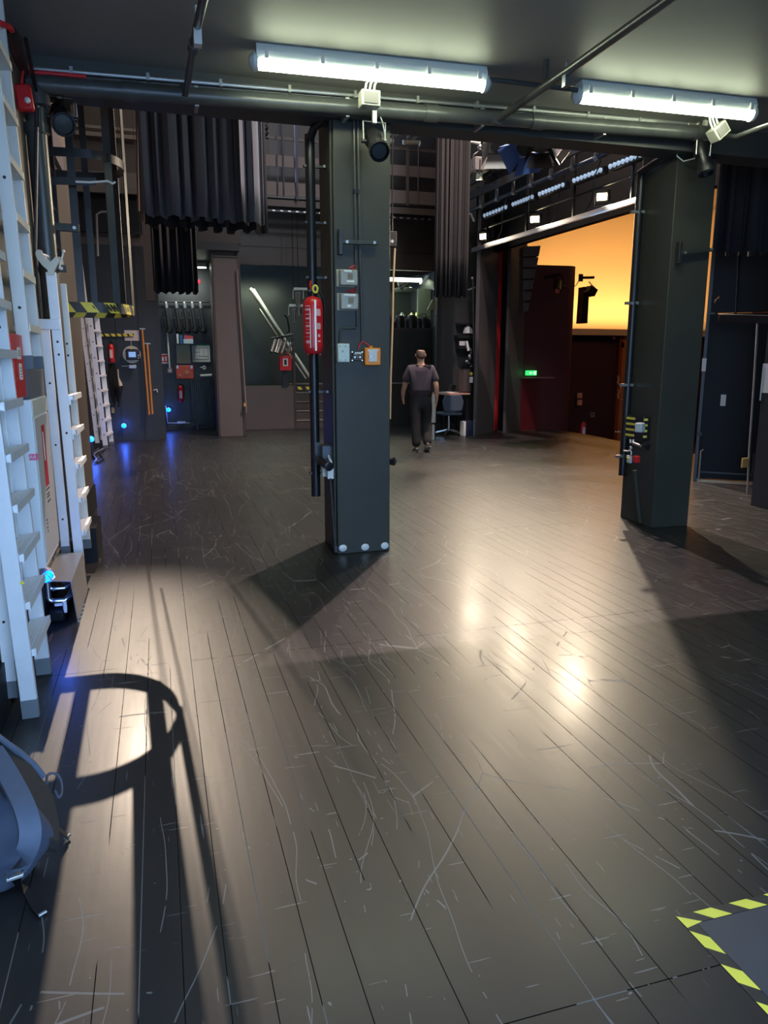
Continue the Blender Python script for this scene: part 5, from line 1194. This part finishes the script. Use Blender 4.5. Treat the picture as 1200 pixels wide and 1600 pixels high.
ab('case', 274, 571, 303, 592, ORGR, dep=.12, parent=root, bevel=.015)
for u in (277, 299): ab('latch', u - 1.5, 571, u + 1.5, 576, GALV, dep=.13, parent=root)
c = P(292, 581.5, Y=17.80); MB().cyl(c, c + V((0, -.005, 0)), .045, n=14).done('emblem', mk('emblem', (.8, .35, .2), .5), root)
c = P(281, 586, Y=17.80); MB().cyl(c, c + V((0, -.005, 0)), .03, n=14).done('emblem', MATS['emblem'], root)
ext_small(P(283, 628, Y=17.86), .85, 'red fire extinguisher on the alcove wall under the orange case')
root = thing('fire_sign', 'small red and white fire equipment sign at the left of the alcove', 'sign', P(256, 560, Y=17.9))
ab('plate', 250, 553, 264, 568, PAPER, dep=.01, parent=root); ab('red_field', 251, 554, 263, 566, REDD, dep=.013, parent=root)
ab('symbol', 253, 558, 256, 564, PAPER, dep=.016, parent=root); ab('symbol', 258, 557, 261, 564, PAPER, dep=.016, parent=root)
tag(MB().cyl(P(261, 516, Y=17.85), P(265, 575, Y=17.85), .020).done('white_pipe', WHITE), 'white vertical pipe on the alcove wall', 'pipe')
root = thing('light_switch', 'white switch with a red surround at the foot of the white pipe', 'switch', P(265, 580, Y=17.9))
ab('plate', 261, 574.5, 269.5, 583, mk('switch_red', (.35, .10, .08), .5), dep=.03, parent=root); ab('rocker', 262.5, 576, 268, 581.5, WHITE, dep=.04, parent=root)
root = thing('key_holder', 'small white round fitting right of the orange case', 'fitting', P(317, 574, Y=17.9))
c = P(319, 574.5, Y=17.94); MB().tube([c + V((.035 * math.cos(a), 0, .035 * math.sin(a))) for a in [2 * PI * i / 12 for i in range(13)]], .014, 6).cyl(c, c + V((-.09, 0, .01)), .010).done('ring', WHITE, root)
tag(MB().cyl(P(313, 587.5, Y=17.912), P(331, 586.5, Y=17.912), .035).done('paper_roll', PAPER), 'white paper roll on the alcove wall above the radiator', 'roll')
root = thing('radiator', 'black ribbed radiator at the right of the alcove', 'radiator', P(318, 655, Y=17.8))
for k in range(13):
    a = P(297 + k * 3.2, 595, Y=17.85); MB().box((a.x, 17.74, .16), (a.x + .030, 17.88, 1.12)).done('rib', BLKMT, root, bevel=.006)
MB().box((P(297, 600, Y=17.85).x, 17.80, .18), (P(338, 600, Y=17.85).x, 17.86, 1.08)).done('back', BLKPL, root)
for x in (.8, 1.12): MB().box((x, 17.78, 0), (x + .03, 17.84, .2)).done('foot', BLKMT, root)
tag(MB().tube([P(255, 635, Y=17.85), P(259, 634, Y=17.85), P(262, 661, Y=17.85), P(296, 661, Y=17.85)], .010, 6).done('white_cable', WIREW), 'white cable from the blue alcove lamp down to the floor box', 'cable')
ab('floor_box', 277, 658.5, 290, 661.5, WHITE, 'flat white box at the foot of the alcove wall', 'box', dep=.06)
tag(MB().box((-.0, 17.90, .0), (1.2, 17.95, .10)).done('skirting', GREYBR), 'grey skirting along the foot of the alcove wall', 'skirting')
root = thing('alcove_light', 'short white strip light at the top of the alcove', 'light', P(312, 418, Y=17.6))
a = P(303, 417, Y=17.5); b_ = P(322, 419, Y=17.5); MB().box((a.x - .5, 17.45, b_.z - .0), (b_.x, 17.55, a.z)).done('tube', TUBEW, root); MB().box((a.x - .5, 17.44, a.z), (b_.x, 17.56, a.z + .08)).done('housing', HOUS, root)
root = thing('alarm_light', 'small round red alarm light high on the alcove wall', 'alarm', P(309.5, 440, Y=17.9))
c = P(309.5, 440, Y=17.9); MB().cyl(c + V((0, .03, 0)), c, .06).done('base', REDD, root); MB().ball(c, .042).done('lens', mk('alarm_lens', (.8, .05, .1), .2, emit=(1, .05, .12), es=.5), root)

# back recess with pipes, lanterns, red box
root = thing('leaning_pipes', 'bundle of long steel pipes leaning diagonally in the back recess', 'pipe bundle', P(470, 600, Y=18.0))
for u0, v0, u1, v1, r in ((391, 451, 484, 590, .045), (405, 483, 478, 592, .028), (396, 452, 480, 585, .03)):
    MB().cyl(P(u0, v0, Y=18.3), P(u1, v1, Y=17.8), r, n=10).done('pipe', mk('raw_steel', (.42, .42, .36), .35, .6), root)
for i, (u0, v0, u1, v1) in enumerate(((430, 531, 424, 550), (436, 531, 430, 551), (440, 533, 433, 552), (447, 532, 440, 552), (455, 536, 450, 552))):
    root = thing('silver_lantern', ('leftmost', 'second', 'middle', 'fourth', 'rightmost')[i] + ' silver lantern of the five hanging in the recess by the leaning pipes', 'stage light', P(u0, v0, Y=17.3), group='silver lanterns in the back recess')
    MB().cyl(P(u0, v0, Y=17.35), P(u1, v1, Y=17.2), .036, n=12).done('body', CHROME, root)
    MB().tube([P(u0, v0, Y=17.4), P(u0 + 2, v0 - 8, Y=17.4), P(u0 + 6, v0 - 6, Y=17.4)], .012, 5).done('yoke', STEEL, root)
MBh = MB().cyl(P(424, 529, Y=17.45), P(458, 523, Y=17.45), .025).tube([P(444, 492, Y=17.4), P(449, 497, Y=17.4), P(452, 517, Y=17.4), P(448, 520, Y=17.4)], .02, 6)
tag(MBh.done('hook_bar', STEEL), 'dark hook bar from which the silver lanterns hang', 'bar')
for i, (u, v, lb) in enumerate(((466, 462, 'glassy lantern on a white clamp hanging left of the large extinguisher, the upper one'), (459, 488, 'glassy lantern hanging left of the large extinguisher, the lower one'))):
    root = thing('clamp_lantern', lb, 'stage light', P(u, v, Y=16.6), group='lanterns left of the large extinguisher')
    MB().box(P(u - 7, v - 13, Y=16.6), P(u + 14, v - 8, Y=16.65)).done('clamp', MINT, root, bevel=.01)
    a_ = P(u, v - 13, Y=16.62); MB().cyl(a_, V((a_.x, 16.62, 4.7)), .008, n=6).done('hanger_rod', BLKMT, root)
    MB().tube([P(u - 8, v + 5, Y=16.6), P(u - 8, v - 9, Y=16.6), P(u + 8, v - 9, Y=16.6), P(u + 8, v + 5, Y=16.6)], .012, 5).done('yoke', GALV, root)
    MB().cyl(P(u, v - 6, Y=16.6), P(u, v + 16, Y=16.6), .055, n=12).done('body', mk('glass_grey', (.32, .36, .34), .15, .5), root)
    for k in (-3, 0, 3): MB().cyl(P(u + k, v - 4, Y=16.53), P(u + k, v + 14, Y=16.53), .008, n=5).done('rod', CHROME, root)
root = thing('fire_box', 'red fire box with a white label under the silver lanterns', 'box', P(444, 579, Y=17.3))
ab('case', 435, 556, 454, 579, RED, dep=.16, Y=17.39, parent=root, bevel=.01); ab('label', 442, 560, 450, 572, PAPER, dep=.004, Y=17.228, parent=root)
ab('print', 444, 562, 448, 570, BLKPL, dep=.004, Y=17.223, parent=root); ab('mount', 440, 579, 450, 604, STEEL, dep=.05, Y=17.41, parent=root)
root = thing('steps', 'brown steps with a yellow and black striped top edge beside the low panel', 'steps', (3.6, 17.5, 0))
a = P(460, 600, Y=17.4); b_ = P(500, 600, Y=17.4)
for k in range(5):
    z = 1.03 * (k + 1) / 5; MB().box((a.x + .03, 17.42 + .0 + k * .22, z - .03), (5.2, 17.42 + (k + 1) * .22, z)).box((a.x + .03, 17.44 + k * .22, 0), (5.2, 17.46 + k * .22, z - .03)).done('step', mk('step_brown', (.10, .075, .060), .5), root)
    MB().box((a.x + .03, 17.415 + k * .22, z - .03), (5.2, 17.424 + k * .22, z - .012)).done('nosing', mk('nosing', (.45, .38, .3), .4), root)
for k in range(9):
    x = a.x + .06 + k * .20; z = 1.03; y = 17.42 + 4 * .22 - .004; MB().prism([(x, 17.405, .97), (x + .09, 17.405, .97), (x + .13, 17.405, .90), (x + .04, 17.405, .90)], (0, .002, 0)).done('yellow_stripe', YEL, root, smooth=False)
MB().box((a.x + .03, 17.408, .885), (5.2, 17.44, .985)).done('top_board', BLKT, root)
MB().box((a.x - .02, 17.38, 0), (a.x + .03, 17.5, 1.95)).done('newel_post', BROWND, root)
tag(MB().cyl(P(370, 420, Y=15.75), P(385, 645, Y=15.75), .016).done('wall_rod', mk('rod_brown', (.25, .2, .17), .4)), 'thin vertical rod right of the brown column', 'rod')
tag(MB().box(P(381, 630, Y=15.7), P(384, 635, Y=15.75)).done('yellow_hook', mk('ochre', (.6, .35, .1), .5)), 'tiny ochre hook at the foot of the rod right of the brown column', 'hook')

# right back: rope, loft, racks, desk
root = thing('rope_pulley', 'dark box with a white diamond mark from which a pale rope hangs', 'pulley', P(613, 372, Y=12))
a = P(607, 361, Y=12); b_ = P(620, 385, Y=12); MB().box((a.x, 12, b_.z), (b_.x, 12.12, a.z)).done('box', mk('olive_box', (.05, .052, .045), .5), root, bevel=.005)
c = P(613, 377, Y=11.995); MB().prism([c + V((-.03, 0, 0)), c + V((0, 0, .03)), c + V((.03, 0, 0)), c + V((0, 0, -.03))], (0, .004, 0)).done('diamond_mark', WHITE, root)
MB().cyl(P(613, 361, Y=12.05), V((P(613, 361, Y=12.05).x, 12.05, 7.0)), .01).done('hanging_wire', STEEL, root)
tag(MB().tube([P(617, 388, Y=12), P(614.5, 440, Y=12), P(613.5, 500, Y=12), P(610.5, 590, Y=12), P(609.5, 655, Y=12)], .017, 7).done('hanging_rope', ROPE), 'pale rope hanging down just right of the central pillar', 'rope')
# loft with shelf and sacks
root = thing('storage_loft', 'lit storage loft with a light shelf edge above the back right wall', 'loft', (5.9, 17.4, 2.28))
MB().box((4.6, 17.42, 2.28), (6.6, 19.4, 2.34)).done('deck', BROWND, root)
MB().box((4.8, 18.6, 2.44), (6.1, 18.72, 2.60)).done('shelf_edge', mk('shelf_green', (.34, .38, .28), .5), root)
MB().box((4.8, 18.95, 2.6), (6.5, 19.4, 2.64)).done('shelf_board', STEEL, root)
MB().box((4.6, 17.5, 3.42), (6.2, 17.6, 3.50)).done('light_strip', TUBEW, root)
MB().box((6.25, 17.9, 2.34), (6.58, 18.0, 3.3)).done('side_wall', mk('pale_green_wall', (.26, .30, .20), .6), root)
MB().cyl((5.42, 18.0, 2.34), (5.42, 18.0, 3.3), .06).done('white_post', mk('post_white', (.5, .56, .5), .4), root)
for i, (u0, v0, u1, v1, r) in enumerate(((622, 444, 668, 433, .06), (630, 438, 655, 432, .04), (625, 450, 650, 436, .05))):
    tag(MB().cyl(P(u0, v0, Y=18.1), P(u1, v1, Y=18.1), r).done('stored_tube', (GREYBR, CHROME, STEEL)[i]), ('grey tube lying under the loft ceiling', 'silver tube lying under the loft ceiling', 'dark tube lying under the loft ceiling')[i], 'tube')
tag(MB().prism([P(659, 443, Y=18), P(666, 430, Y=18), P(671, 430, Y=18), P(663, 444, Y=18)], (0, .2, 0)).done('white_board', WHITE), 'white board leaning at the right end of the loft', 'board')
tag(MB().lathe([(.001, 0), (.24, 0), (.26, .06), (.26, .10), (.15, .12), (.10, .2), (.10, .24), (.001, .25)], P(633, 457, Y=18.3), 18).done('round_drum', mk('drum_dark', (.10, .11, .09), .3, .4)), 'round dark drum on the loft', 'drum')
for i, (u, s) in enumerate(((612, .9), (627, 1.), (637, .7), (646, 1.05), (657, .8), (665, .9), (670, .75))):
    p = P(u, 498, Y=17.5); p.z = 2.34; p.y = 17.62; root = thing('dark_bucket', ('leftmost', 'second', 'third', 'fourth', 'fifth', 'sixth', 'rightmost')[i] + ' dark bag in the row on the front edge of the loft', 'bag', p, group='row of dark bags on the loft')
    MB().lathe([(.001, 0), (.12 * s, 0), (.13 * s, .1 * s), (.11 * s, .26 * s), (.08 * s, .30 * s), (.001, .29 * s)], p, 12, sy=.6).done('body', BLKPL, root)
    MB().tube([p + V((-.07 * s, 0, .28 * s)), p + V((-.05 * s, 0, .38 * s)), p + V((.05 * s, 0, .38 * s)), p + V((.07 * s, 0, .28 * s))], .012, 5).done('handle', STEEL, root)
for i, (u, c_) in enumerate(((643, (.5, .4, .2)), (651, (.55, .6, .15)), (628, (.3, .33, .3)))):
    p = P(u, 470, Y=18.66); p.z = 2.60; tag(MB().lathe([(.001, 0), (.07, 0), (.075, .1), (.03, .15), (.02, .19), (.001, .19)], p, 10).done('loft_bottle', mk('jar%s' % 'abc'[i], c_, .4)), ('brown jar on the light loft shelf', 'yellow green jar on the light loft shelf', 'grey jar on the light loft shelf')[i], 'jar')
# racks
for i, (v0, v1, lb) in enumerate(((484, 493, 'upper flight case rack with a silver frame above the control cabinet'), (495, 511, 'lower flight case rack with a silver frame above the control cabinet'))):
    root = thing('flight_case', lb, 'flight case', P(694, v1, Y=16.8), group='silver framed racks')
    a = P(680 - i, v0, Y=16.8); b_ = P(709, v1, Y=16.8)
    MB().box((a.x, 16.78, b_.z), (b_.x, 16.89, a.z)).done('body', BLKPL, root)
    for x in (a.x, b_.x): MB().box((x - .02, 16.765, b_.z), (x + .02, 16.78, a.z)).done('frame_edge', mk('frame_silver', (.45, .46, .44), .4, .4), root)
    for z in (a.z, b_.z): MB().box((a.x, 16.77, z - .008), (b_.x, 16.78, z + .008)).done('frame_edge', MATS['frame_silver'], root)
root = thing('control_cabinet', 'tall black control cabinet with tiny blue and red lights on the back wall', 'cabinet', P(695, 590, Y=16.8))
a = P(678, 514, Y=16.8); b_ = P(711, 587, Y=16.8); MB().box((a.x, 16.6, b_.z), (b_.x, 16.88, a.z)).done('body', BLKPL, root, bevel=.01)
c = P(688, 525.5, Y=16.59); MB().ball(c, .012).done('led', LEDB, root); c = P(697, 525.5, Y=16.59); MB().ball(c, .012).done('led', LEDR, root)
MB().box(P(681, 549.5, Y=16.59), P(688, 551, Y=16.60)).done('label_strip', mk('label_tan', (.6, .4, .3), .5), root)
for k in range(3): c = P(712.5, 560 + 7 * k, Y=16.6); MB().ball(c, .035).done('yellow_knob', mk('dull_yellow', (.5, .45, .15), .5), root)
MB().box((a.x, 16.83, 0), (b_.x, 16.88, b_.z)).done('plinth', mk('plinth_grey', (.09, .085, .08), .6), root)
root = thing('green_cloth_board', 'pale green board standing behind the racks under the narrow drape', 'board', P(688, 484, Y=17.2))
MB().prism([P(668, 484, Y=17.1), P(676, 468, Y=17.1), P(693, 466, Y=17.1), P(693, 484, Y=17.1)], (0, .05, 0)).done('board', mk('pale_green', (.32, .36, .22), .6), root)
tag(MB().box(P(699, 468, Y=17), P(702, 483, Y=17.05)).done('white_stick', WHITE), 'short white post beside the pale green board', 'post')
for i, (u0, v0, u1, v1) in enumerate(((712, 505, 738, 508), (710, 524, 742, 529), (712, 541, 735, 545))):
    a = P(u0, v0, Y=15.6); b_ = P(u1, v1, Y=15.6)
    tag(MB().box((a.x, 15.4, b_.z), (b_.x, 15.62, a.z)).done('wall_shelf', STEEL), ('upper', 'middle', 'lower')[i] + ' small dark shelf on the wall right of the control cabinet', 'shelf')
tag(MB().box((5.9, 15.64, 0), (6.95, 15.76, 7.0)).done('wing_flat', mk('wing_flat', (.045, .043, .040), .6)), 'dark wing flat behind the desk at the right of the stage', 'flat')
root = thing('desk_lamp', 'white desk lamp on the upper small shelf', 'lamp', P(731, 523, Y=15.5))
MB().lathe([(.001, .0), (.11, 0), (.11, .02), (.085, .12), (.03, .17), (.001, .17)], P(731, 521, Y=15.5), 14).done('shade', WHITE, root)
MB().box(P(718, 533, Y=15.38), P(726, 540, Y=15.40)).done('dial_plate', PAPER, root)
root = thing('equipment_cluster', 'cluster of black headsets and clips hanging beside the first grey panel', 'equipment', P(733, 570, Y=14.9))
MB().cyl(P(729, 533, Y=15.0), P(732, 548, Y=15.0), .03).done('white_tube', WHITE, root)
rnd = random.Random(9)
for k in range(16):
    a = P(731 + rnd.uniform(-3, 6), 545 + k * 4, Y=15.1); MB().ball(a, rnd.uniform(.03, .07), rz=rnd.uniform(.03, .08)).done('item', (BLKPL, STEEL, BLKMT, GALV)[k % 4 if k % 5 else 3], root)
MB().cyl(P(739, 433, Y=14.9), P(741, 600, Y=14.9), .018).done('cable', STEEL, root)
MB().bar(P(731, 453, Y=14.9), P(742, 449, Y=14.9), .01, .03).done('lever', GALV, root); MB().ball(P(738, 435, Y=14.9), .03).done('knob', GALV, root)
root = thing('wheeled_bin', 'brown equipment bin with a yellow sticker standing on the desk', 'bin', P(728, 612, Y=14.9))
a = P(720, 575, Y=14.9); b_ = P(738, 612, Y=14.9); MB().cyl(V(((a.x + b_.x) / 2, 15.0, b_.z)), V(((a.x + b_.x) / 2, 15.0, a.z)), (b_.x - a.x) / 2, n=20).done('body', mk('bin_brown', (.16, .10, .08), .5), root)
c = P(736, 584, Y=14.85); MB().cyl(c, c + V((0, -.01, 0)), .035).done('sticker', YEL, root); MB().box(P(734, 589, Y=14.85), P(738.5, 598, Y=14.86)).done('label', PAPER, root)
MB().box(P(722, 573, Y=14.85), P(736, 576, Y=15.0)).done('lid', BLKMT, root)
root = thing('desk', 'desk with a pinkish wooden top beside the walking person', 'desk', (6.1, 14.9, 0))
a = P(692, 613, Y=14.8); b_ = V((6.34, 14.8, .9)); zt = .885
MB().box((a.x, 14.75, zt - .035), (b_.x, 15.45, zt)).done('top', TABLE, root, bevel=.005)
for x in (a.x + .05, b_.x - .05):
    for y in (14.8, 15.4): MB().box((x - .02, y - .02, 0), (x + .02, y + .02, zt - .03)).done('leg', BLKMT, root)
MB().box((a.x + .05, 15.4, .2), (b_.x - .05, 15.43, zt - .04)).done('back_panel', BLKPL, root)
tag(MB().box((a.x + .0, 14.95, zt), (a.x + .42, 15.2, zt + .02)).done('white_paper', PAPER), 'white papers on the left end of the desk', 'paper')
tag(MB().obox((a.x + .33, 15.1, zt + .10), (.12, .1, .14), Matrix.Rotation(.3, 3, 'Y')).done('desk_phone', BLKPL, bevel=.01), 'dark telephone on the desk', 'phone')
root = thing('office_chair', 'dark blue office chair with a chrome base pushed under the desk', 'chair', (5.95, 14.4, 0))
cx_, cy_ = 5.86, 14.55
MB().prism([(cx_ - .20, cy_ - .05, .52), (cx_ + .20, cy_ - .05, .52), (cx_ + .24, cy_ - .05, .72), (cx_ + .18, cy_ - .05, .86), (cx_ - .18, cy_ - .05, .86), (cx_ - .24, cy_ - .05, .72)], (0, .06, 0)).done('backrest', mk('chair_blue', (.05, .075, .11), .8), root, bevel=.02)
MB().box((cx_ - .22, cy_ - .02, .43), (cx_ + .22, cy_ + .40, .50)).done('seat', MATS['chair_blue'], root, bevel=.03)
MB().cyl((cx_, cy_ + .2, .12), (cx_, cy_ + .2, .43), .025).done('column', CHROME, root)
for k in range(5):
    t = k * 2 * PI / 5 + .3; q_ = V((cx_ + .27 * math.cos(t), cy_ + .2 + .27 * math.sin(t), .07)); lg = MB().bar((cx_, cy_ + .2, .13), q_, .03, .025).done('base_arm', CHROME, root); MB().cyl(q_ + V((-.012, 0, -.04)), q_ + V((.012, 0, -.04)), .03).done('castor', BLKPL, lg)
root = thing('waste_bin', 'white and dark blue bin under the right end of the desk', 'bin', (6.35, 14.72, 0))
MB().box((6.12, 14.55, 0), (6.17, 14.75, .30)).done('white_side', WHITE, root); MB().box((6.17, 14.56, .0), (6.34, 14.75, .31)).done('front', mk('bin_blue', (.02, .03, .06), .4), root); MB().cyl((6.36, 14.55, 0), (6.36, 14.55, .36), .012).done('rod', CHROME, root)
tag(MB().cyl(P(678, 616, Y=14.0), P(677, 660, Y=14.0), .045, n=10).cyl(V((P(677, 660, Y=14).x, 14.0, 0)), V((P(677, 660, Y=14).x, 14.0, .3)), .03, n=8).done('white_tube', mk('white_roll', (.55, .55, .5), .5)), 'pale upright roll standing on the floor beside the walking person', 'tube')
tag(MB().box((4.5, 17.36, 1.02), (5.92, 17.385, 1.05)).done('wall_handrail', GALV), 'pale horizontal rail on the back wall behind the walking person', 'rail')
tag(MB().box(P(628, 665, Z=0), P(633, 663, Z=0) + V((0, 0, .02))).done('paper_scrap', PAPER), 'white scrap on the floor behind the walking person', 'scrap')

# ================================================================== PERSON
def skinmesh(name, nodes, edges, mat, parent, root_i=0, sub=2):
    me = bpy.data.meshes.new(name); me.from_pydata([tuple(V(n[0])) for n in nodes], edges, []); me.materials.append(mat)
    o = bpy.data.objects.new(name, me); COL.objects.link(o)
    sk = o.modifiers.new('skin', 'SKIN'); sk.use_smooth_shade = True
    if not me.skin_vertices: 
        return o
    for i, n in enumerate(nodes):
        r = n[1]; me.skin_vertices[0].data[i].radius = (r, r) if not isinstance(r, tuple) else r
        me.skin_vertices[0].data[i].use_root = (i == root_i)
    ss = o.modifiers.new('sub', 'SUBSURF'); ss.levels = sub; ss.render_levels = sub
    dg = bpy.context.evaluated_depsgraph_get(); dg.update()
    m2 = bpy.data.meshes.new_from_object(o.evaluated_get(dg)); m2.name = name
    if not m2.materials: m2.materials.append(mat)
    for p in m2.polygons: p.use_smooth = True; p.material_index = 0
    bpy.data.objects.remove(o)
    o = bpy.data.objects.new(name, m2); COL.objects.link(o)
    if parent: o.parent = parent
    return o
pr = thing('person', 'person in a dark grey-purple T-shirt and black trousers walking away across the stage', 'person', (4.30, 12.15, 0), -.17)
# local frame: x right, y away from camera (walking direction), z up; height 1.75
N = [((0, 0, .96), (.105, .075)),                              # 0 pelvis
     ((0, .01, 1.08), (.14, .10)), ((0, .02, 1.22), (.14, .10)), ((0, .02, 1.36), (.145, .095)), ((0, .01, 1.45), (.10, .08)),   # 1-4 torso
     ((0, .01, 1.50), (.062, .065)), ((0, .02, 1.56), (.062, .07)), ((0, .03, 1.62), (.078, .092)), ((0, .03, 1.69), (.074, .088)), ((0, .03, 1.725), (.045, .055)),   # 5-9 neck, head
     ((.185, .0, 1.40), .070), ((.235, -.02, 1.25), .055), ((.262, -.04, 1.12), .048), ((.275, -.01, 1.00), .040), ((.285, .03, .88), .028), ((.288, .045, .83), (.032, .022)), # 10-15 right arm
     ((-.185, .0, 1.40), .070), ((-.24, .03, 1.25), .055), ((-.265, .07, 1.12), .048), ((-.285, .13, 1.02), .040), ((-.275, .20, .93), .028), ((-.270, .23, .89), (.032, .022)), # 16-21 left arm
     ((.095, .0, .86), .10), ((.115, .07, .66), .080), ((.115, .10, .50), .062), ((.115, .04, .32), .056), ((.115, -.10, .12), .038),   # 22-26 right leg (back leg, heel lifted)
     ((-.095, .0, .86), .10), ((-.085, -.02, .66), .080), ((-.075, -.03, .50), .062), ((-.075, -.06, .32), .056), ((-.075, -.10, .10), .040)]  # 27-31 left leg
E_ = [(0, 1), (1, 2), (2, 3), (3, 4), (4, 5), (5, 6), (6, 7), (7, 8), (8, 9), (3, 10), (10, 11), (11, 12), (12, 13), (13, 14), (14, 15), (3, 16), (16, 17), (17, 18), (18, 19), (19, 20), (20, 21), (0, 22), (22, 23), (23, 24), (24, 25), (25, 26), (0, 27), (27, 28), (28, 29), (29, 30), (30, 31)]
def fingers(base, side, fwd):
    for k in range(4):
        o_ = V(((k - 1.5) * .004 * side, (k - 1.5) * .017, 0)); L = (.066, .078, .072, .056)[k]; p0 = V(N[base][0]) + o_ + V((0, 0, -.018))
        N.append((p0, .0095)); a = len(N) - 1; N.append((p0 + V((-.004 * side, fwd * .008, -L * .5)), .0085)); N.append((p0 + V((-.016 * side, fwd * .012, -L * .95)), .0075)); E_.extend([(base, a), (a, a + 1), (a + 1, a + 2)])
    p0 = V(N[base][0]) + V((-.012 * side, .030, .012)); N.append((p0, .011)); a = len(N) - 1; N.append((p0 + V((-.012 * side, .022, -.03)), .0095)); N.append((p0 + V((-.014 * side, .022, -.055)), .008)); E_.extend([(base, a), (a, a + 1), (a + 1, a + 2)])
fingers(15, 1, 1); fingers(21, -1, 1)
skinmesh('body', N, E_, SKIN, pr)
# ears and hair on the head
for s in (-1, 1): MB().ball((s * .077, .028, 1.635), .018, rz=.030).done('ear', SKIN, pr, local=True)
hb = MB(); vs = []; nn_ = 18
for j in range(7):
    ph = PI * .5 * (j / 6) * .93
    for k in range(nn_):
        a = 2 * PI * k / nn_; back = max(0, -math.sin(a)); z = 1.655 - .075 * back + (0) ; r = math.cos(ph)
        zz = (1.665 - .095 * back) + (1.742 - (1.665 - .095 * back)) * math.sin(ph)
        vs.append(V((.083 * r * math.cos(a), .022 + .097 * r * math.sin(a), zz)))
hb.add(vs, [(j * nn_ + k, j * nn_ + (k + 1) % nn_, (j + 1) * nn_ + (k + 1) % nn_, (j + 1) * nn_ + k) for j in range(4) for k in range(nn_)])
ho = hb.done('hair', HAIR, pr, local=True); sd_ = ho.modifiers.new('t', 'SOLIDIFY'); sd_.thickness = .008
S = [((0, .01, .90), (.185, .148)), ((0, .01, 1.05), (.200, .158)), ((0, .02, 1.2), (.200, .155)), ((0, .02, 1.33), (.200, .145)), ((0, .01, 1.43), (.135, .105)), ((0, .01, 1.475), (.085, .08)),
     ((.185, .0, 1.405), .088), ((.235, -.015, 1.27), .078), ((.262, -.03, 1.175), .074), ((-.185, .0, 1.405), .088), ((-.24, .025, 1.27), .078), ((-.265, .05, 1.175), .074)]
skinmesh('t_shirt', S, [(0, 1), (1, 2), (2, 3), (3, 4), (4, 5), (3, 6), (6, 7), (7, 8), (3, 9), (9, 10), (10, 11)], SHIRT, pr, 2)
T = [((0, .0, 1.05), (.160, .118)), ((0, .0, .91), (.178, .14)), ((.102, .0, .80), .118), ((.120, .065, .66), .106), ((.122, .095, .50), .092), ((.122, .04, .32), .084), ((.120, -.075, .11), .080),
     ((-.102, .0, .80), .118), ((-.092, -.015, .66), .106), ((-.082, -.025, .50), .092), ((-.080, -.055, .32), .084), ((-.080, -.080, .08), .082)]
skinmesh('trousers', T, [(0, 1), (1, 2), (2, 3), (3, 4), (4, 5), (5, 6), (1, 7), (7, 8), (8, 9), (9, 10), (10, 11)], TROUS, pr, 1)
def shoe(p, pitch, name='shoe'):
    R = Matrix.Rotation(pitch, 3, 'X'); b = MB(); vs = []; n = 14
    for j, (y, w2, h) in enumerate(((-.10, .028, .055), (-.08, .040, .075), (-.02, .042, .08), (.05, .046, .065), (.12, .048, .050), (.165, .036, .040), (.18, .018, .028))):
        for k in range(n):
            a = 2 * PI * k / n; vs.append(V(p) + R @ V((w2 * math.cos(a), y, max(0, h * (.5 + .62 * math.sin(a))))))
    b.add(vs, [(j * n + k, j * n + (k + 1) % n, (j + 1) * n + (k + 1) % n, (j + 1) * n + k) for j in range(6) for k in range(n)] + [tuple(range(n)), tuple(range(6 * n, 7 * n))])
    o = b.done(name, SHOE, pr, local=True)
    MB().obox(V(p) + R @ V((0, .04, .008)), (.095, .27, .018), R).done('sole', mk('sole_grey', (.28, .26, .24), .6), o, local=True, bevel=.008)
shoe((-.078, -.07, 0), 0); shoe((.118, -.09, .055), -.42)
